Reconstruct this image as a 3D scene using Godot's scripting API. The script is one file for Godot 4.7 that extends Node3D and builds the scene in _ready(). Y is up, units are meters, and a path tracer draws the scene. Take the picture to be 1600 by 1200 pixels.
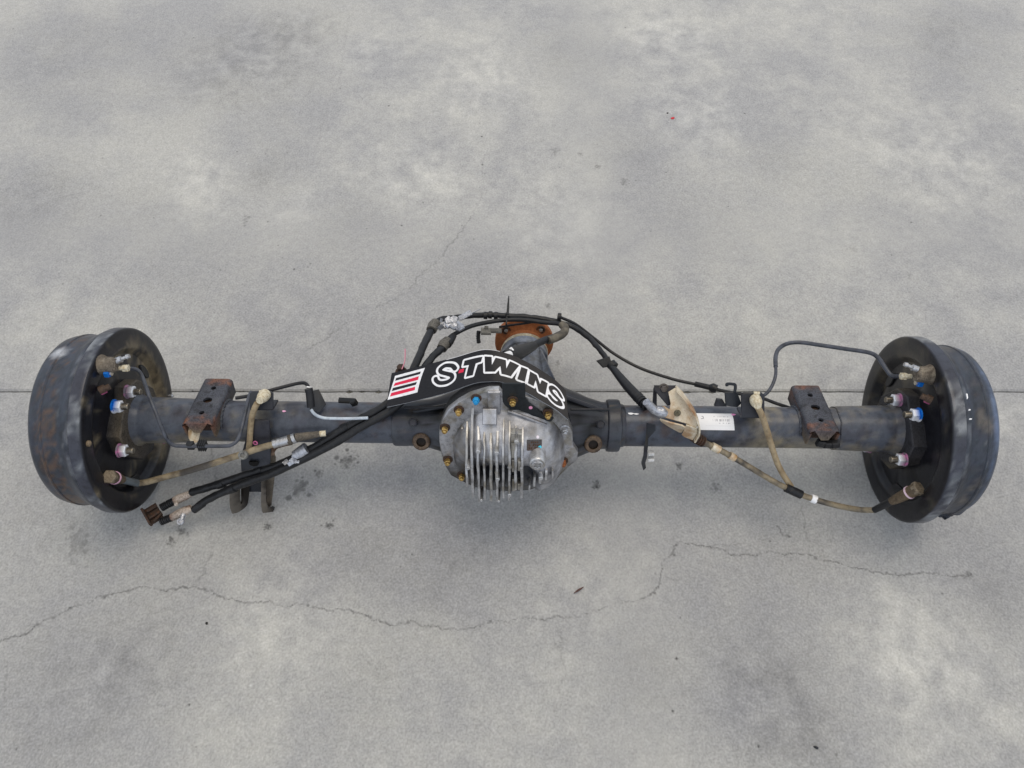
extends Node3D

# ------------------------------------------------------------------ camera and axle frames
const FOC := 1200.0                        # focal length in pixels of the 1600 x 1200 photograph
var cam_o := Vector3(0, 1.34444, 0.65526)
var cam_f := Vector3(0, -sin(deg_to_rad(58.0)), -cos(deg_to_rad(58.0)))
var cam_u := Vector3(0, cos(deg_to_rad(58.0)), -sin(deg_to_rad(58.0)))
var ax_xf := Transform3D(Basis(Vector3.UP, deg_to_rad(-0.78)) * Basis(Vector3.RIGHT, deg_to_rad(-18.0)), Vector3(0.006, 0.162, 0))
var axle: Node3D
var M := {}
var noise3 := FastNoiseLite.new()

func ray(u: float, v: float) -> Vector3:
	return Vector3.RIGHT * ((u - 800.0) / FOC) + cam_u * ((600.0 - v) / FOC) + cam_f

func gp(u: float, v: float, h: float) -> Vector3:      # the point at height h seen at a photograph pixel
	var d := ray(u, v)
	return cam_o + d * ((h - cam_o.y) / d.y)

func lp(u: float, v: float, axis: int, val: float) -> Vector3:   # the same on a plane of the axle's own frame
	var inv := ax_xf.affine_inverse()
	var d := inv.basis * ray(u, v)
	var c := inv * cam_o
	return c + d * ((val - c[axis]) / d[axis])

func lx(u: float, v: float, x: float) -> Vector3: return lp(u, v, 0, x)
func ly(u: float, v: float, y: float) -> Vector3: return lp(u, v, 1, y)
func lz(u: float, v: float, z: float) -> Vector3: return lp(u, v, 2, z)

func gps(a: Array) -> PackedVector3Array:
	var r := PackedVector3Array()
	for q in a: r.append(gp(q[0], q[1], q[2]))
	return r

func lys(a: Array) -> PackedVector3Array:
	var r := PackedVector3Array()
	for q in a: r.append(ly(q[0], q[1], q[2]))
	return r

func lzs(a: Array) -> PackedVector3Array:
	var r := PackedVector3Array()
	for q in a: r.append(lz(q[0], q[1], q[2]))
	return r

# ------------------------------------------------------------------ mesh builder
class G:
	var v := PackedVector3Array()
	var c := PackedColorArray()
	var t := PackedVector2Array()
	var col := Color(1, 1, 1)
	func tri(a: Vector3, b: Vector3, d: Vector3) -> void:      # counter-clockwise seen from outside
		v.append(a); v.append(d); v.append(b)
		c.append(col); c.append(col); c.append(col)
		t.append(Vector2.ZERO); t.append(Vector2.ZERO); t.append(Vector2.ZERO)
	func quad(a: Vector3, b: Vector3, d: Vector3, e: Vector3) -> void:
		tri(a, b, d); tri(a, d, e)
	func quv(p: Array, w: Array) -> void:
		for k in [0, 2, 1, 0, 3, 2]:
			v.append(p[k]); c.append(col); t.append(w[k])
	func lathe(prof: Array, xf: Transform3D, n: int) -> G:     # prof: Vector2(radius, along the Y axis of xf)
		for i in n:
			var a := TAU * i / n
			var b := TAU * (i + 1) / n
			for k in prof.size() - 1:
				var p: Vector2 = prof[k]
				var q: Vector2 = prof[k + 1]
				var A := xf * Vector3(p.x * cos(a), p.y, p.x * sin(a))
				var B := xf * Vector3(q.x * cos(a), q.y, q.x * sin(a))
				var C := xf * Vector3(q.x * cos(b), q.y, q.x * sin(b))
				var D := xf * Vector3(p.x * cos(b), p.y, p.x * sin(b))
				if q.x > 1e-6: tri(A, B, C)
				if p.x > 1e-6: tri(A, C, D)
		return self
	func tube(pts: PackedVector3Array, rad, n := 10, squash := 1.0) -> G:
		var m := pts.size()
		var T0 := (pts[1] - pts[0]).normalized()
		var N := T0.cross(Vector3.UP)
		if N.length() < 0.1: N = T0.cross(Vector3.RIGHT)
		N = N.normalized()
		var prev: Array = []
		for i in m:
			var T := (pts[mini(i + 1, m - 1)] - pts[maxi(i - 1, 0)]).normalized()
			N = (N - T * N.dot(T)).normalized()
			var B := T.cross(N)
			var r: float = rad if (rad is float) else rad[i]
			var ring: Array = []
			for j in n:
				var a := TAU * j / n
				ring.append(pts[i] + (N * cos(a) + B * (sin(a) * squash)) * r)
			for j in n:
				var j2 := (j + 1) % n
				if i > 0: quad(prev[j], prev[j2], ring[j2], ring[j])
				if i == 0: tri(pts[0], ring[j2], ring[j])
				if i == m - 1: tri(pts[i], ring[j], ring[j2])
			prev = ring
		return self
	static func inset(poly: PackedVector2Array, d: float) -> PackedVector2Array:
		var r := PackedVector2Array()
		var n := poly.size()
		for i in n:
			var a := (poly[i] - poly[(i + n - 1) % n]).normalized()
			var b := (poly[(i + 1) % n] - poly[i]).normalized()
			var na := Vector2(-a.y, a.x)
			var nb := Vector2(-b.y, b.x)
			var k := (na + nb)
			r.append(poly[i] + k * (d / maxf(0.35, 1.0 + na.dot(nb))))
		return r
	func prism(p0: PackedVector2Array, z0: float, z1: float, xf: Transform3D, bev := 0.0) -> G:
		var poly := p0.duplicate()
		if Geometry2D.is_polygon_clockwise(poly) == (area(poly) > 0): pass
		if area(poly) < 0: poly.reverse()
		var n := poly.size()
		var ins := inset(poly, bev) if bev > 0 else poly
		var idx := Geometry2D.triangulate_polygon(ins)
		for k in range(0, idx.size(), 3):
			var a := ins[idx[k]]; var b := ins[idx[k + 1]]; var d := ins[idx[k + 2]]
			if (b - a).cross(d - a) < 0:
				var s := b; b = d; d = s
			tri(xf * Vector3(a.x, a.y, z1), xf * Vector3(b.x, b.y, z1), xf * Vector3(d.x, d.y, z1))
			tri(xf * Vector3(a.x, a.y, z0), xf * Vector3(d.x, d.y, z0), xf * Vector3(b.x, b.y, z0))
		for i in n:
			var j := (i + 1) % n
			var zs := [[ins, z0, poly, z0 + bev], [poly, z0 + bev, poly, z1 - bev], [poly, z1 - bev, ins, z1]] if bev > 0 else [[poly, z0, poly, z1]]
			for w in zs:
				var A: PackedVector2Array = w[0]
				var B: PackedVector2Array = w[2]
				quad(xf * Vector3(A[i].x, A[i].y, w[1]), xf * Vector3(A[j].x, A[j].y, w[1]), xf * Vector3(B[j].x, B[j].y, w[3]), xf * Vector3(B[i].x, B[i].y, w[3]))
		return self
	static func area(p: PackedVector2Array) -> float:
		var s := 0.0
		for i in p.size(): s += p[i].cross(p[(i + 1) % p.size()])
		return s
	func box(size: Vector3, xf: Transform3D, bev := 0.0) -> G:
		var h := size * 0.5
		return prism(PackedVector2Array([Vector2(-h.x, -h.y), Vector2(h.x, -h.y), Vector2(h.x, h.y), Vector2(-h.x, h.y)]), -h.z, h.z, xf, bev)
	func hexa(r: float, y0: float, y1: float, xf: Transform3D) -> G:   # a hexagon along the Y axis of xf
		var q := PackedVector2Array()
		for k in 6: q.append(Vector2(cos(TAU * k / 6), sin(TAU * k / 6)) * r)
		return prism(q, y0, y1, xf * Transform3D(Basis(Vector3.RIGHT, -PI / 2), Vector3.ZERO), r * 0.12)
	func paint(f: Callable) -> G:
		for i in v.size(): c[i] = f.call(v[i])
		return self
	func warp(f: Callable) -> G:
		for i in v.size(): v[i] = f.call(v[i])
		return self

func surface(g: G, crease: float) -> Array:
	var n := g.v.size()
	var fn := PackedVector3Array(); fn.resize(n / 3)
	var fl := PackedVector3Array(); fl.resize(n / 3)
	var at := {}
	for k in n / 3:
		var q := (g.v[3 * k + 2] - g.v[3 * k]).cross(g.v[3 * k + 1] - g.v[3 * k])
		fn[k] = q; fl[k] = q.normalized()
		for j in 3:
			var key := Vector3i((g.v[3 * k + j] * 20000.0).round())
			if at.has(key): at[key].append(k)
			else: at[key] = PackedInt32Array([k])
	var nn := PackedVector3Array(); nn.resize(n)
	var lim := cos(deg_to_rad(crease))
	for i in n:
		var k := i / 3
		var s := Vector3.ZERO
		for w in at[Vector3i((g.v[i] * 20000.0).round())]:
			if fl[w].dot(fl[k]) > lim: s += fn[w]
		nn[i] = s.normalized() if s.length() > 1e-14 else Vector3.UP
	var arr := []
	arr.resize(Mesh.ARRAY_MAX)
	arr[Mesh.ARRAY_VERTEX] = g.v; arr[Mesh.ARRAY_NORMAL] = nn; arr[Mesh.ARRAY_COLOR] = g.c; arr[Mesh.ARRAY_TEX_UV] = g.t
	return arr

func obj(called: String, list: Array, parent: Node, crease := 38.0) -> MeshInstance3D:   # list: [G, material, G, material ...], one mesh
	var am := ArrayMesh.new()
	for k in range(0, list.size(), 2):
		am.add_surface_from_arrays(Mesh.PRIMITIVE_TRIANGLES, surface(list[k], crease))
		am.surface_set_material(am.get_surface_count() - 1, list[k + 1])
	var o := MeshInstance3D.new()
	o.name = numbered(called, parent)
	o.mesh = am
	o.cast_shadow = GeometryInstance3D.SHADOW_CASTING_SETTING_ON
	parent.add_child(o, true)
	return o

func numbered(called: String, parent: Node) -> String:
	if not parent.has_node(called): return called
	var k := 1
	while parent.has_node("%s_%03d" % [called, k]): k += 1
	return "%s_%03d" % [called, k]

func tag(o: Node, label: String, category: String, group := "") -> Node:
	o.set_meta("label", label); o.set_meta("category", category)
	if group != "": o.set_meta("group", group)
	return o

func thing(called: String, label: String, category: String, at := Transform3D.IDENTITY) -> Node3D:
	var o := Node3D.new()
	o.name = numbered(called, self)
	add_child(o, true)
	o.transform = at
	tag(o, label, category)
	return o

func smooth(pts: PackedVector3Array, sub := 6) -> PackedVector3Array:
	var r := PackedVector3Array()
	var n := pts.size()
	for i in n - 1:
		var p0 := pts[maxi(i - 1, 0)]; var p1 := pts[i]; var p2 := pts[i + 1]; var p3 := pts[mini(i + 2, n - 1)]
		for k in sub:
			r.append(p1.cubic_interpolate(p2, p0, p3, float(k) / sub))
	r.append(pts[n - 1])
	return r

func along(y: Vector3, at: Vector3) -> Transform3D:      # a frame whose Y axis points along y
	var b := y.normalized()
	var x := b.cross(Vector3.FORWARD if absf(b.z) < 0.9 else Vector3.RIGHT).normalized()
	return Transform3D(Basis(x, b, x.cross(b)), at)

func facing(z: Vector3, up: Vector3, at: Vector3) -> Transform3D:
	var b := z.normalized()
	var x := up.cross(b).normalized()
	return Transform3D(Basis(x, b.cross(x), b), at)

func poly(a: Array) -> PackedVector2Array:
	var r := PackedVector2Array()
	for k in range(0, a.size(), 2): r.append(Vector2(a[k], a[k + 1]))
	return r

func lin(r: float, g: float, b: float) -> Color:       # an sRGB byte colour as the linear value that vertex colours hold
	return Color(r / 255.0, g / 255.0, b / 255.0).srgb_to_linear()

func n3(p: Vector3, s: float, o := 0.0) -> float:
	return noise3.get_noise_3d(p.x * s + o, p.y * s - o, p.z * s + 2.0 * o)

# ------------------------------------------------------------------ materials
var NB: Array = []

func noise_bytes(seed_: int, freq: float, oct: int, w: int, ridged := false) -> PackedByteArray:
	var n := FastNoiseLite.new()
	n.seed = seed_; n.noise_type = FastNoiseLite.TYPE_SIMPLEX_SMOOTH; n.frequency = freq
	n.fractal_type = FastNoiseLite.FRACTAL_RIDGED if ridged else FastNoiseLite.FRACTAL_FBM
	n.fractal_octaves = oct
	return n.get_seamless_image(w, w).get_data()

func weather(base: Color, layers: Array, shift := 0) -> ImageTexture:    # layers: [colour, which noise, from, to, strength]
	var W := 512
	var d := PackedByteArray(); d.resize(W * W * 3)
	for i in W * W:
		var r := base.r; var g := base.g; var b := base.b
		for k in layers.size():
			var L: Array = layers[k]
			var x: float = NB[L[1]][(i + shift * 7919 + k * 40961) % (W * W)]
			var m: float = clampf((x - L[2]) / (L[3] - L[2]), 0, 1) * L[4]
			if m > 0:
				var q: Color = L[0]
				r += (q.r - r) * m; g += (q.g - g) * m; b += (q.b - b) * m
		d[3 * i] = int(r * 255); d[3 * i + 1] = int(g * 255); d[3 * i + 2] = int(b * 255)
	return ImageTexture.create_from_image(Image.create_from_data(W, W, false, Image.FORMAT_RGB8, d))

func mat(tex: Texture2D, rough: float, metal := 0.0, size := 0.22, relief := 0.0, tint := Color(1, 1, 1)) -> StandardMaterial3D:
	var m := StandardMaterial3D.new()
	m.albedo_color = tint
	m.albedo_texture = tex
	m.vertex_color_use_as_albedo = true
	m.uv1_triplanar = true
	m.uv1_scale = Vector3.ONE / size
	m.roughness = rough; m.metallic = metal
	if relief > 0:
		m.heightmap_enabled = true
		m.heightmap_texture = M.bump
		m.heightmap_scale = relief
	m.metallic_specular = 0.4
	return m

func rgb(r: int, g: int, b: int) -> Color: return Color(r / 255.0, g / 255.0, b / 255.0)

func make_materials() -> void:
	noise3.seed = 5; noise3.frequency = 1.0; noise3.fractal_octaves = 4; noise3.noise_type = FastNoiseLite.TYPE_SIMPLEX_SMOOTH
	NB = [noise_bytes(1, 0.006, 4, 512), noise_bytes(2, 0.02, 4, 512), noise_bytes(3, 0.09, 3, 512), noise_bytes(4, 0.3, 2, 512), noise_bytes(5, 0.02, 4, 512, true)]
	M.bump = ImageTexture.create_from_image(Image.create_from_data(512, 512, false, Image.FORMAT_L8, NB[2]))
	var W := rgb(255, 255, 255)
	# near-white wear maps: the colour comes from the vertices
	var wear := weather(rgb(238, 238, 238), [[rgb(170, 170, 172), 1, 120, 220, 0.8], [rgb(255, 252, 244), 2, 140, 210, 0.8], [rgb(120, 118, 114), 3, 165, 235, 0.7], [rgb(255, 250, 240), 4, 200, 250, 0.6]], 3)
	var grit := weather(rgb(215, 215, 215), [[rgb(120, 118, 115), 2, 110, 210, 0.9], [W, 3, 150, 220, 0.8], [rgb(90, 85, 80), 1, 150, 230, 0.7], [rgb(255, 250, 240), 0, 140, 220, 0.5]], 11)
	M.paint = mat(wear, 0.34, 0.0, 0.2, 0.012)
	M.gritty = mat(grit, 0.62, 0.0, 0.16, 0.03)
	M.dark = mat(wear, 0.3, 0.0, 0.18, 0.01)
	M.dull = mat(wear, 0.6, 0.0, 0.12, 0.01)
	M.rubber = mat(weather(rgb(28, 29, 32), [[rgb(52, 51, 51), 1, 130, 220, 0.7], [rgb(20, 20, 22), 2, 140, 220, 0.6], [rgb(110, 104, 94), 4, 205, 252, 0.5]], 5), 0.42, 0.0, 0.12, 0.006)
	M.alu = mat(weather(rgb(196, 197, 200), [[rgb(150, 151, 154), 1, 110, 220, 0.9], [rgb(226, 227, 230), 2, 150, 220, 0.7], [rgb(84, 82, 78), 3, 165, 235, 0.9], [rgb(140, 132, 116), 0, 140, 220, 0.6]], 7), 0.38, 0.65, 0.13, 0.02)
	M.zinc = mat(weather(rgb(186, 187, 190), [[rgb(130, 130, 132), 1, 120, 220, 0.9], [rgb(110, 96, 80), 2, 160, 230, 0.6]], 9), 0.32, 0.85, 0.05)
	M.gold = mat(weather(rgb(206, 172, 104), [[rgb(112, 86, 52), 1, 115, 200, 0.9], [rgb(240, 214, 150), 2, 150, 220, 0.8]], 13), 0.3, 0.85, 0.05)
	M.rust = mat(weather(rgb(136, 80, 46), [[rgb(160, 100, 60), 1, 110, 220, 0.9], [rgb(96, 56, 36), 2, 130, 220, 0.7], [rgb(200, 136, 84), 3, 170, 230, 0.7]], 15), 0.75, 0.1, 0.12, 0.03)
	M.darkrust = mat(weather(rgb(66, 52, 44), [[rgb(104, 66, 44), 1, 120, 220, 0.9], [rgb(36, 32, 30), 2, 120, 220, 0.8]], 17), 0.65, 0.2, 0.1, 0.03)
	M.foil = mat(weather(rgb(176, 178, 184), [[rgb(110, 112, 120), 1, 110, 210, 1.0], [rgb(222, 224, 230), 2, 140, 210, 0.9]], 19), 0.28, 0.7, 0.06, 0.05)
	M.nylon = mat(weather(rgb(206, 198, 176), [[rgb(150, 130, 96), 1, 110, 210, 0.85], [rgb(120, 100, 72), 3, 180, 240, 0.6]], 21), 0.45, 0.0, 0.06)
	M.plate = mat(weather(rgb(206, 196, 174), [[rgb(158, 116, 70), 0, 120, 200, 0.75], [rgb(232, 226, 212), 1, 130, 220, 0.8], [rgb(120, 76, 42), 2, 170, 230, 0.7]], 23), 0.5, 0.15, 0.13, 0.01)
	M.white = mat(weather(rgb(232, 232, 234), [[rgb(200, 200, 202), 1, 130, 220, 0.6]], 25), 0.5)
	M.mark = mat(weather(rgb(250, 250, 250), [[rgb(190, 190, 190), 2, 120, 220, 0.8]], 27), 0.5, 0.0, 0.05)

# ------------------------------------------------------------------ the ground texture: cloudy concrete, cracks and stains
const GW := 2048
const GS := 4.2
var gval := PackedFloat32Array()

func g_at(p: Vector3) -> Vector2:
	return Vector2((p.x + 2.1) / GS * GW, (p.z + 2.9) / GS * GW)

func stamp(q: Vector2, r: float, k: float) -> void:        # darken (k < 0) or lighten a soft spot
	for y in range(int(q.y - r - 1), int(q.y + r + 2)):
		for x in range(int(q.x - r - 1), int(q.x + r + 2)):
			if x < 0 or y < 0 or x >= GW or y >= GW: continue
			var f := clampf(r + 0.5 - Vector2(x, y).distance_to(q), 0, 1)
			var i := y * GW + x
			if f > 0: gval[i] = minf(gval[i], k * f) if k < 0 else maxf(gval[i], k * f)

func crack(pix: Array, width: float, k: float, rng: RandomNumberGenerator, rough := 1.0) -> void:
	for j in range(0, pix.size() - 2, 2):
		var a := g_at(gp(pix[j], pix[j + 1], 0)); var b := g_at(gp(pix[j + 2], pix[j + 3], 0))
		var n := int(a.distance_to(b) * 1.6) + 2
		var side := (b - a).orthogonal().normalized()
		var off := 0.0
		var wide := 0.8
		for s in n:
			var f := float(s) / n
			off += rng.randf_range(-1, 1) * 0.75 * rough
			off *= 0.96
			var taper := minf(1.0, 6.0 * minf(f, 1 - f) + 0.15)
			wide = clampf(wide + rng.randf_range(-0.16, 0.16), 0.25, 1.7)
			stamp(a.lerp(b, f) + side * off * taper, width * wide, k * rng.randf_range(0.35, 1.0) * clampf(wide + 0.3, 0.3, 1.0))
			if rng.randf() < 0.03: stamp(a.lerp(b, f) + side * (off * taper + rng.randf_range(-1.5, 1.5)), rng.randf_range(0.3, 1.4), k * 0.4)

func blot(u: float, v: float, r: float, k: float, rng: RandomNumberGenerator, n := 70) -> void:
	var c := g_at(gp(u, v, 0))
	for i in n:
		stamp(c + Vector2(rng.randfn(), rng.randfn()) * r * rng.randf_range(0.15, 0.5), r * pow(rng.randf(), 2.5) * 0.22, k * rng.randf_range(0.2, 0.75))

func make_ground_material() -> StandardMaterial3D:
	var rng := RandomNumberGenerator.new(); rng.seed = 77
	gval.resize(GW * GW)
	crack([-10, 1008, 60, 975, 100, 955, 150, 932, 218, 916, 250, 921, 300, 916, 330, 922, 360, 934, 420, 938, 450, 946, 530, 950, 580, 968, 610, 977, 650, 973, 700, 981, 760, 972, 800, 968, 880, 965, 940, 950, 1000, 936, 1030, 905, 1044, 870, 1056, 850, 1066, 846, 1100, 854, 1150, 866, 1180, 868, 1200, 861, 1260, 864, 1300, 877, 1370, 893, 1420, 896, 1470, 898, 1520, 901], 0.26, -0.66, rng)
	crack([3, 1005, 12, 1035, 6, 1080, 0, 1120], 0.4, -0.2, rng)
	crack([300, 914, 318, 885, 332, 862], 0.6, -0.18, rng)
	crack([757, 240, 752, 300, 728, 350, 690, 400, 650, 440, 606, 470, 540, 505, 480, 545], 0.4, -0.27, rng, 1.6)
	crack([545, 20, 530, 120, 505, 180, 500, 230], 0.4, -0.1, rng)
	crack([1090, 770, 1140, 735, 1190, 715, 1235, 688], 0.4, -0.16, rng)
	crack([1252, 790, 1256, 812, 1254, 826, 1264, 846], 0.5, -0.26, rng)
	crack([1213, 821, 1219, 829, 1226, 836, 1233, 840], 0.7, -0.4, rng)
	crack([1040, 901, 1095, 899], 0.5, -0.2, rng)
	crack([1115, 850, 1155, 848], 0.4, -0.2, rng)
	crack([878, 975, 880, 1060, 862, 1085, 868, 1120], 0.4, -0.14, rng)
	crack([330, 700, 336, 760], 0.6, -0.35, rng)
	for q in [[540, 722, 11, -0.55], [548, 716, 8, -0.5], [268, 843, 5, -0.75], [284, 829, 6, -0.6], [418, 821, 5, -0.65], [513, 820, 6, -0.7], [470, 762, 14, -0.4], [932, 757, 6, -0.7], [497, 738, 6, -0.5], [1060, 727, 5, -0.6], [120, 840, 16, -0.2], [125, 858, 14, -0.2], [383, 342, 9, -0.25], [868, 236, 8, -0.25], [974, 283, 7, -0.35], [933, 260, 6, -0.35], [905, 240, 5, -0.3], [870, 1010, 5, -0.2], [1118, 762, 6, -0.35], [855, 478, 4, -0.45], [871, 566, 4, -0.4], [1512, 897, 6, -0.4], [1330, 390, 8, -0.15], [1420, 430, 7, -0.15]]:
		blot(q[0], q[1], q[2], q[3], rng)
	for q in [[752, 213], [753, 257], [749, 293], [740, 373], [617, 330], [627, 352], [607, 165], [594, 80], [874, 261], [1042, 176], [1163, 177], [1137, 322], [1040, 269], [434, 383], [459, 420], [1392, 398], [323, 974], [1275, 1168], [1050, 1110], [1056, 1028], [1062, 964], [625, 885], [643, 865], [690, 660], [1184, 1165], [295, 1100]]:
		stamp(g_at(gp(q[0], q[1], 0)), rng.randf_range(0.3, 1.0), -0.6)
	for i in 2600:                                                   # pits and pale grains
		stamp(Vector2(rng.randf() * GW, rng.randf() * GW), pow(rng.randf(), 3.0) * 0.9, rng.randf_range(-0.42, -0.12))
	for i in 1500:
		stamp(Vector2(rng.randf() * GW, rng.randf() * GW), rng.randf_range(0.1, 0.8), rng.randf_range(0.1, 0.4))
	for i in 520:                                                    # faint curved scuffs and trowel marks
		var p := Vector2(rng.randf() * GW, rng.randf() * GW)
		var dir := rng.randf_range(-0.5, 0.5) + (PI / 2 if rng.randf() < 0.2 else 0.0)
		var bend := rng.randf_range(-0.03, 0.03); var kk := rng.randf_range(-0.09, 0.08)
		for s in rng.randi_range(20, 110):
			p += Vector2.from_angle(dir) * 1.0; dir += bend
			if rng.randf() < 0.7: stamp(p + Vector2(rng.randf_range(-0.6, 0.6), rng.randf_range(-0.6, 0.6)), 0.3, kk * rng.randf_range(0.3, 1.0))
	for i in 46:                                                     # pale drag marks
		var a := Vector2(rng.randf() * GW, rng.randf() * GW)
		var d := Vector2.from_angle(rng.randf_range(-0.9, 0.5)) * rng.randf_range(6, 26)
		for s in 40: stamp(a + d * (s / 40.0) + Vector2(0, rng.randf_range(-0.4, 0.4)), 0.5, rng.randf_range(0.02, 0.16))
	for s in 90:                                                     # scrape at the lower middle
		stamp(g_at(gp(530 + s * 0.35 + rng.randf_range(-6, 6), 930 - s * 0.6, 0)), 0.6, rng.randf_range(0.0, 0.14))
	var A := noise_bytes(31, 0.0035, 5, GW); var B := noise_bytes(32, 0.012, 5, GW)
	var E := noise_bytes(35, 0.034, 5, GW); var C := noise_bytes(33, 0.11, 3, GW); var D := noise_bytes(34, 0.42, 2, GW)
	# broad worn and soiled patches of the slab, on a coarse grid
	var LW := 128
	var low := PackedFloat32Array(); low.resize(LW * LW + LW + 2)
	for q in [[375, 110, 150, 13], [470, 50, 100, 10], [60, 310, 100, 11], [235, 310, 70, 10], [420, 277, 60, 12], [540, 340, 100, 8], [90, 90, 150, 8], [990, 240, 80, 8], [1200, 250, 80, 7], [1330, 290, 80, 6], [880, 90, 90, 8], [120, 1080, 150, 11], [240, 1040, 90, 9], [1170, 1060, 120, 12], [1250, 1140, 110, 11], [1000, 1050, 80, 7], [560, 1070, 80, 8], [690, 900, 110, 9], [1480, 60, 110, 9], [560, 870, 60, 9], [1560, 930, 90, 10], [90, 800, 110, 10], [330, 800, 130, 8], [850, 800, 150, 7], [1240, 850, 110, 8], [300, 420, 120, 6], [1100, 350, 110, 6], [720, 420, 90, 5], [560, 80, 60, -9], [640, 280, 90, -8], [1040, 60, 70, -9], [1090, 190, 90, -8], [880, 350, 110, -6], [290, 290, 80, -9], [470, 320, 70, -8], [1450, 240, 110, -6], [1380, 640, 120, -5], [430, 960, 110, -7], [1450, 1040, 130, -9], [900, 900, 120, -6], [760, 120, 80, -7], [1500, 640, 90, -7]]:
		var c := g_at(gp(q[0], q[1], 0)) * (float(LW) / GW)
		var rr: float = (g_at(gp(q[0] + q[2], q[1], 0)) * (float(LW) / GW)).distance_to(c)
		for y in LW:
			for x in LW:
				var dd := Vector2(x, y).distance_squared_to(c) / (rr * rr)
				if dd < 6.0: low[y * LW + x] -= float(q[3]) * exp(-dd * 1.3)
	var lk := float(LW) / GW
	var d := PackedByteArray(); d.resize(GW * GW * 3)
	var h := PackedByteArray(); h.resize(GW * GW)
	for i in GW * GW:
		var a: float = A[i] - 128.0; var b: float = B[i] - 128.0; var c: float = C[i] - 128.0; var e: float = D[i] - 128.0
		var y := i / GW
		var st: float = E[((y * 3) % GW) * GW + i % GW] - 128.0          # streaks drawn out along the joint
		var md: float = E[i] - 128.0
		var s := clampf((a * 0.66 + b * 0.42 + md * 0.24 + st * 0.14) / 62.0, -1.1, 1.1)   # cloud: -1 bluish dark, 1 warm pale
		var fine := c * 0.055 + e * 0.17 + md * 0.02
		var g := gval[i]
		var far := clampf((float(y) / GW * GS - 2.9 + 1.6) / 2.2, 0, 1)             # foreground light falloff painted in: albedo darkens gradually toward the viewer
		var gx := (i % GW) * lk; var gy := y * lk
		var li := int(gy) * LW + int(gx)
		var fx := gx - int(gx); var fy := gy - int(gy)
		var lo := lerpf(lerpf(low[li], low[li + 1], fx), lerpf(low[li + LW], low[li + LW + 1], fx), fy) * (1.0 + (md + b * 0.5) * 0.012)
		s += lo * 0.04
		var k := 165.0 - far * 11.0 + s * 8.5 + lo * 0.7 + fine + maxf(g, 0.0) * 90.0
		var sub := 1.0 + minf(g, 0.0)
		d[3 * i] = clampi(int((k - 0.3 + s * 0.9) * sub), 0, 255)
		d[3 * i + 1] = clampi(int((k - 0.6 + s * 0.5) * sub), 0, 255)
		d[3 * i + 2] = clampi(int((k - 1.8 - s * 1.7) * sub), 0, 255)
		h[i] = clampi(int(150.0 + c * 0.25 + e * 0.28 + g * 90.0), 0, 255)
	var m := StandardMaterial3D.new()
	m.albedo_texture = ImageTexture.create_from_image(Image.create_from_data(GW, GW, false, Image.FORMAT_RGB8, d))
	m.heightmap_enabled = true
	m.heightmap_texture = ImageTexture.create_from_image(Image.create_from_data(GW, GW, false, Image.FORMAT_L8, h))
	m.heightmap_scale = 0.16
	m.roughness = 0.82
	gval = PackedFloat32Array()
	return m

func slab(x0: float, x1: float, edge: PackedVector2Array, zfar: float, gm: Material, parent: Node) -> void:
	# a concrete slab whose edge at the joint is slightly chipped: edge holds (x, z) from left to right
	var g := G.new()
	var uvf := func(p: Vector3) -> Vector2: return Vector2((p.x + 2.1) / GS, (p.z + 2.9) / GS)
	var near := zfar > edge[0].y
	for i in edge.size() - 1:
		var e0 := edge[i]; var e1 := edge[i + 1]
		var sg := 1.0 if near else -1.0
		var a := Vector3(e0.x, 0, e0.y + sg * 0.004); var b := Vector3(e1.x, 0, e1.y + sg * 0.004)
		var a1 := Vector3(e0.x, -0.003, e0.y); var b1 := Vector3(e1.x, -0.003, e1.y)
		var a2 := Vector3(e0.x, -0.12, e0.y); var b2 := Vector3(e1.x, -0.12, e1.y)
		var f0 := Vector3(e0.x, 0, zfar); var f1 := Vector3(e1.x, 0, zfar)
		for w in ([[f0, f1, b, a], [a, b, b1, a1], [a1, b1, b2, a2]] if not near else [[a, b, f1, f0], [a1, b1, b, a], [a2, b2, b1, a1]]):
			var p: Array = w if not near else [w[3], w[2], w[1], w[0]]
			p = [w[0], w[3], w[2], w[1]]
			g.quv(p, [uvf.call(p[0]), uvf.call(p[1]), uvf.call(p[2]), uvf.call(p[3])])
	if near: pass
	obj("concrete_slab", [g, gm], parent, 20.0)

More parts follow.
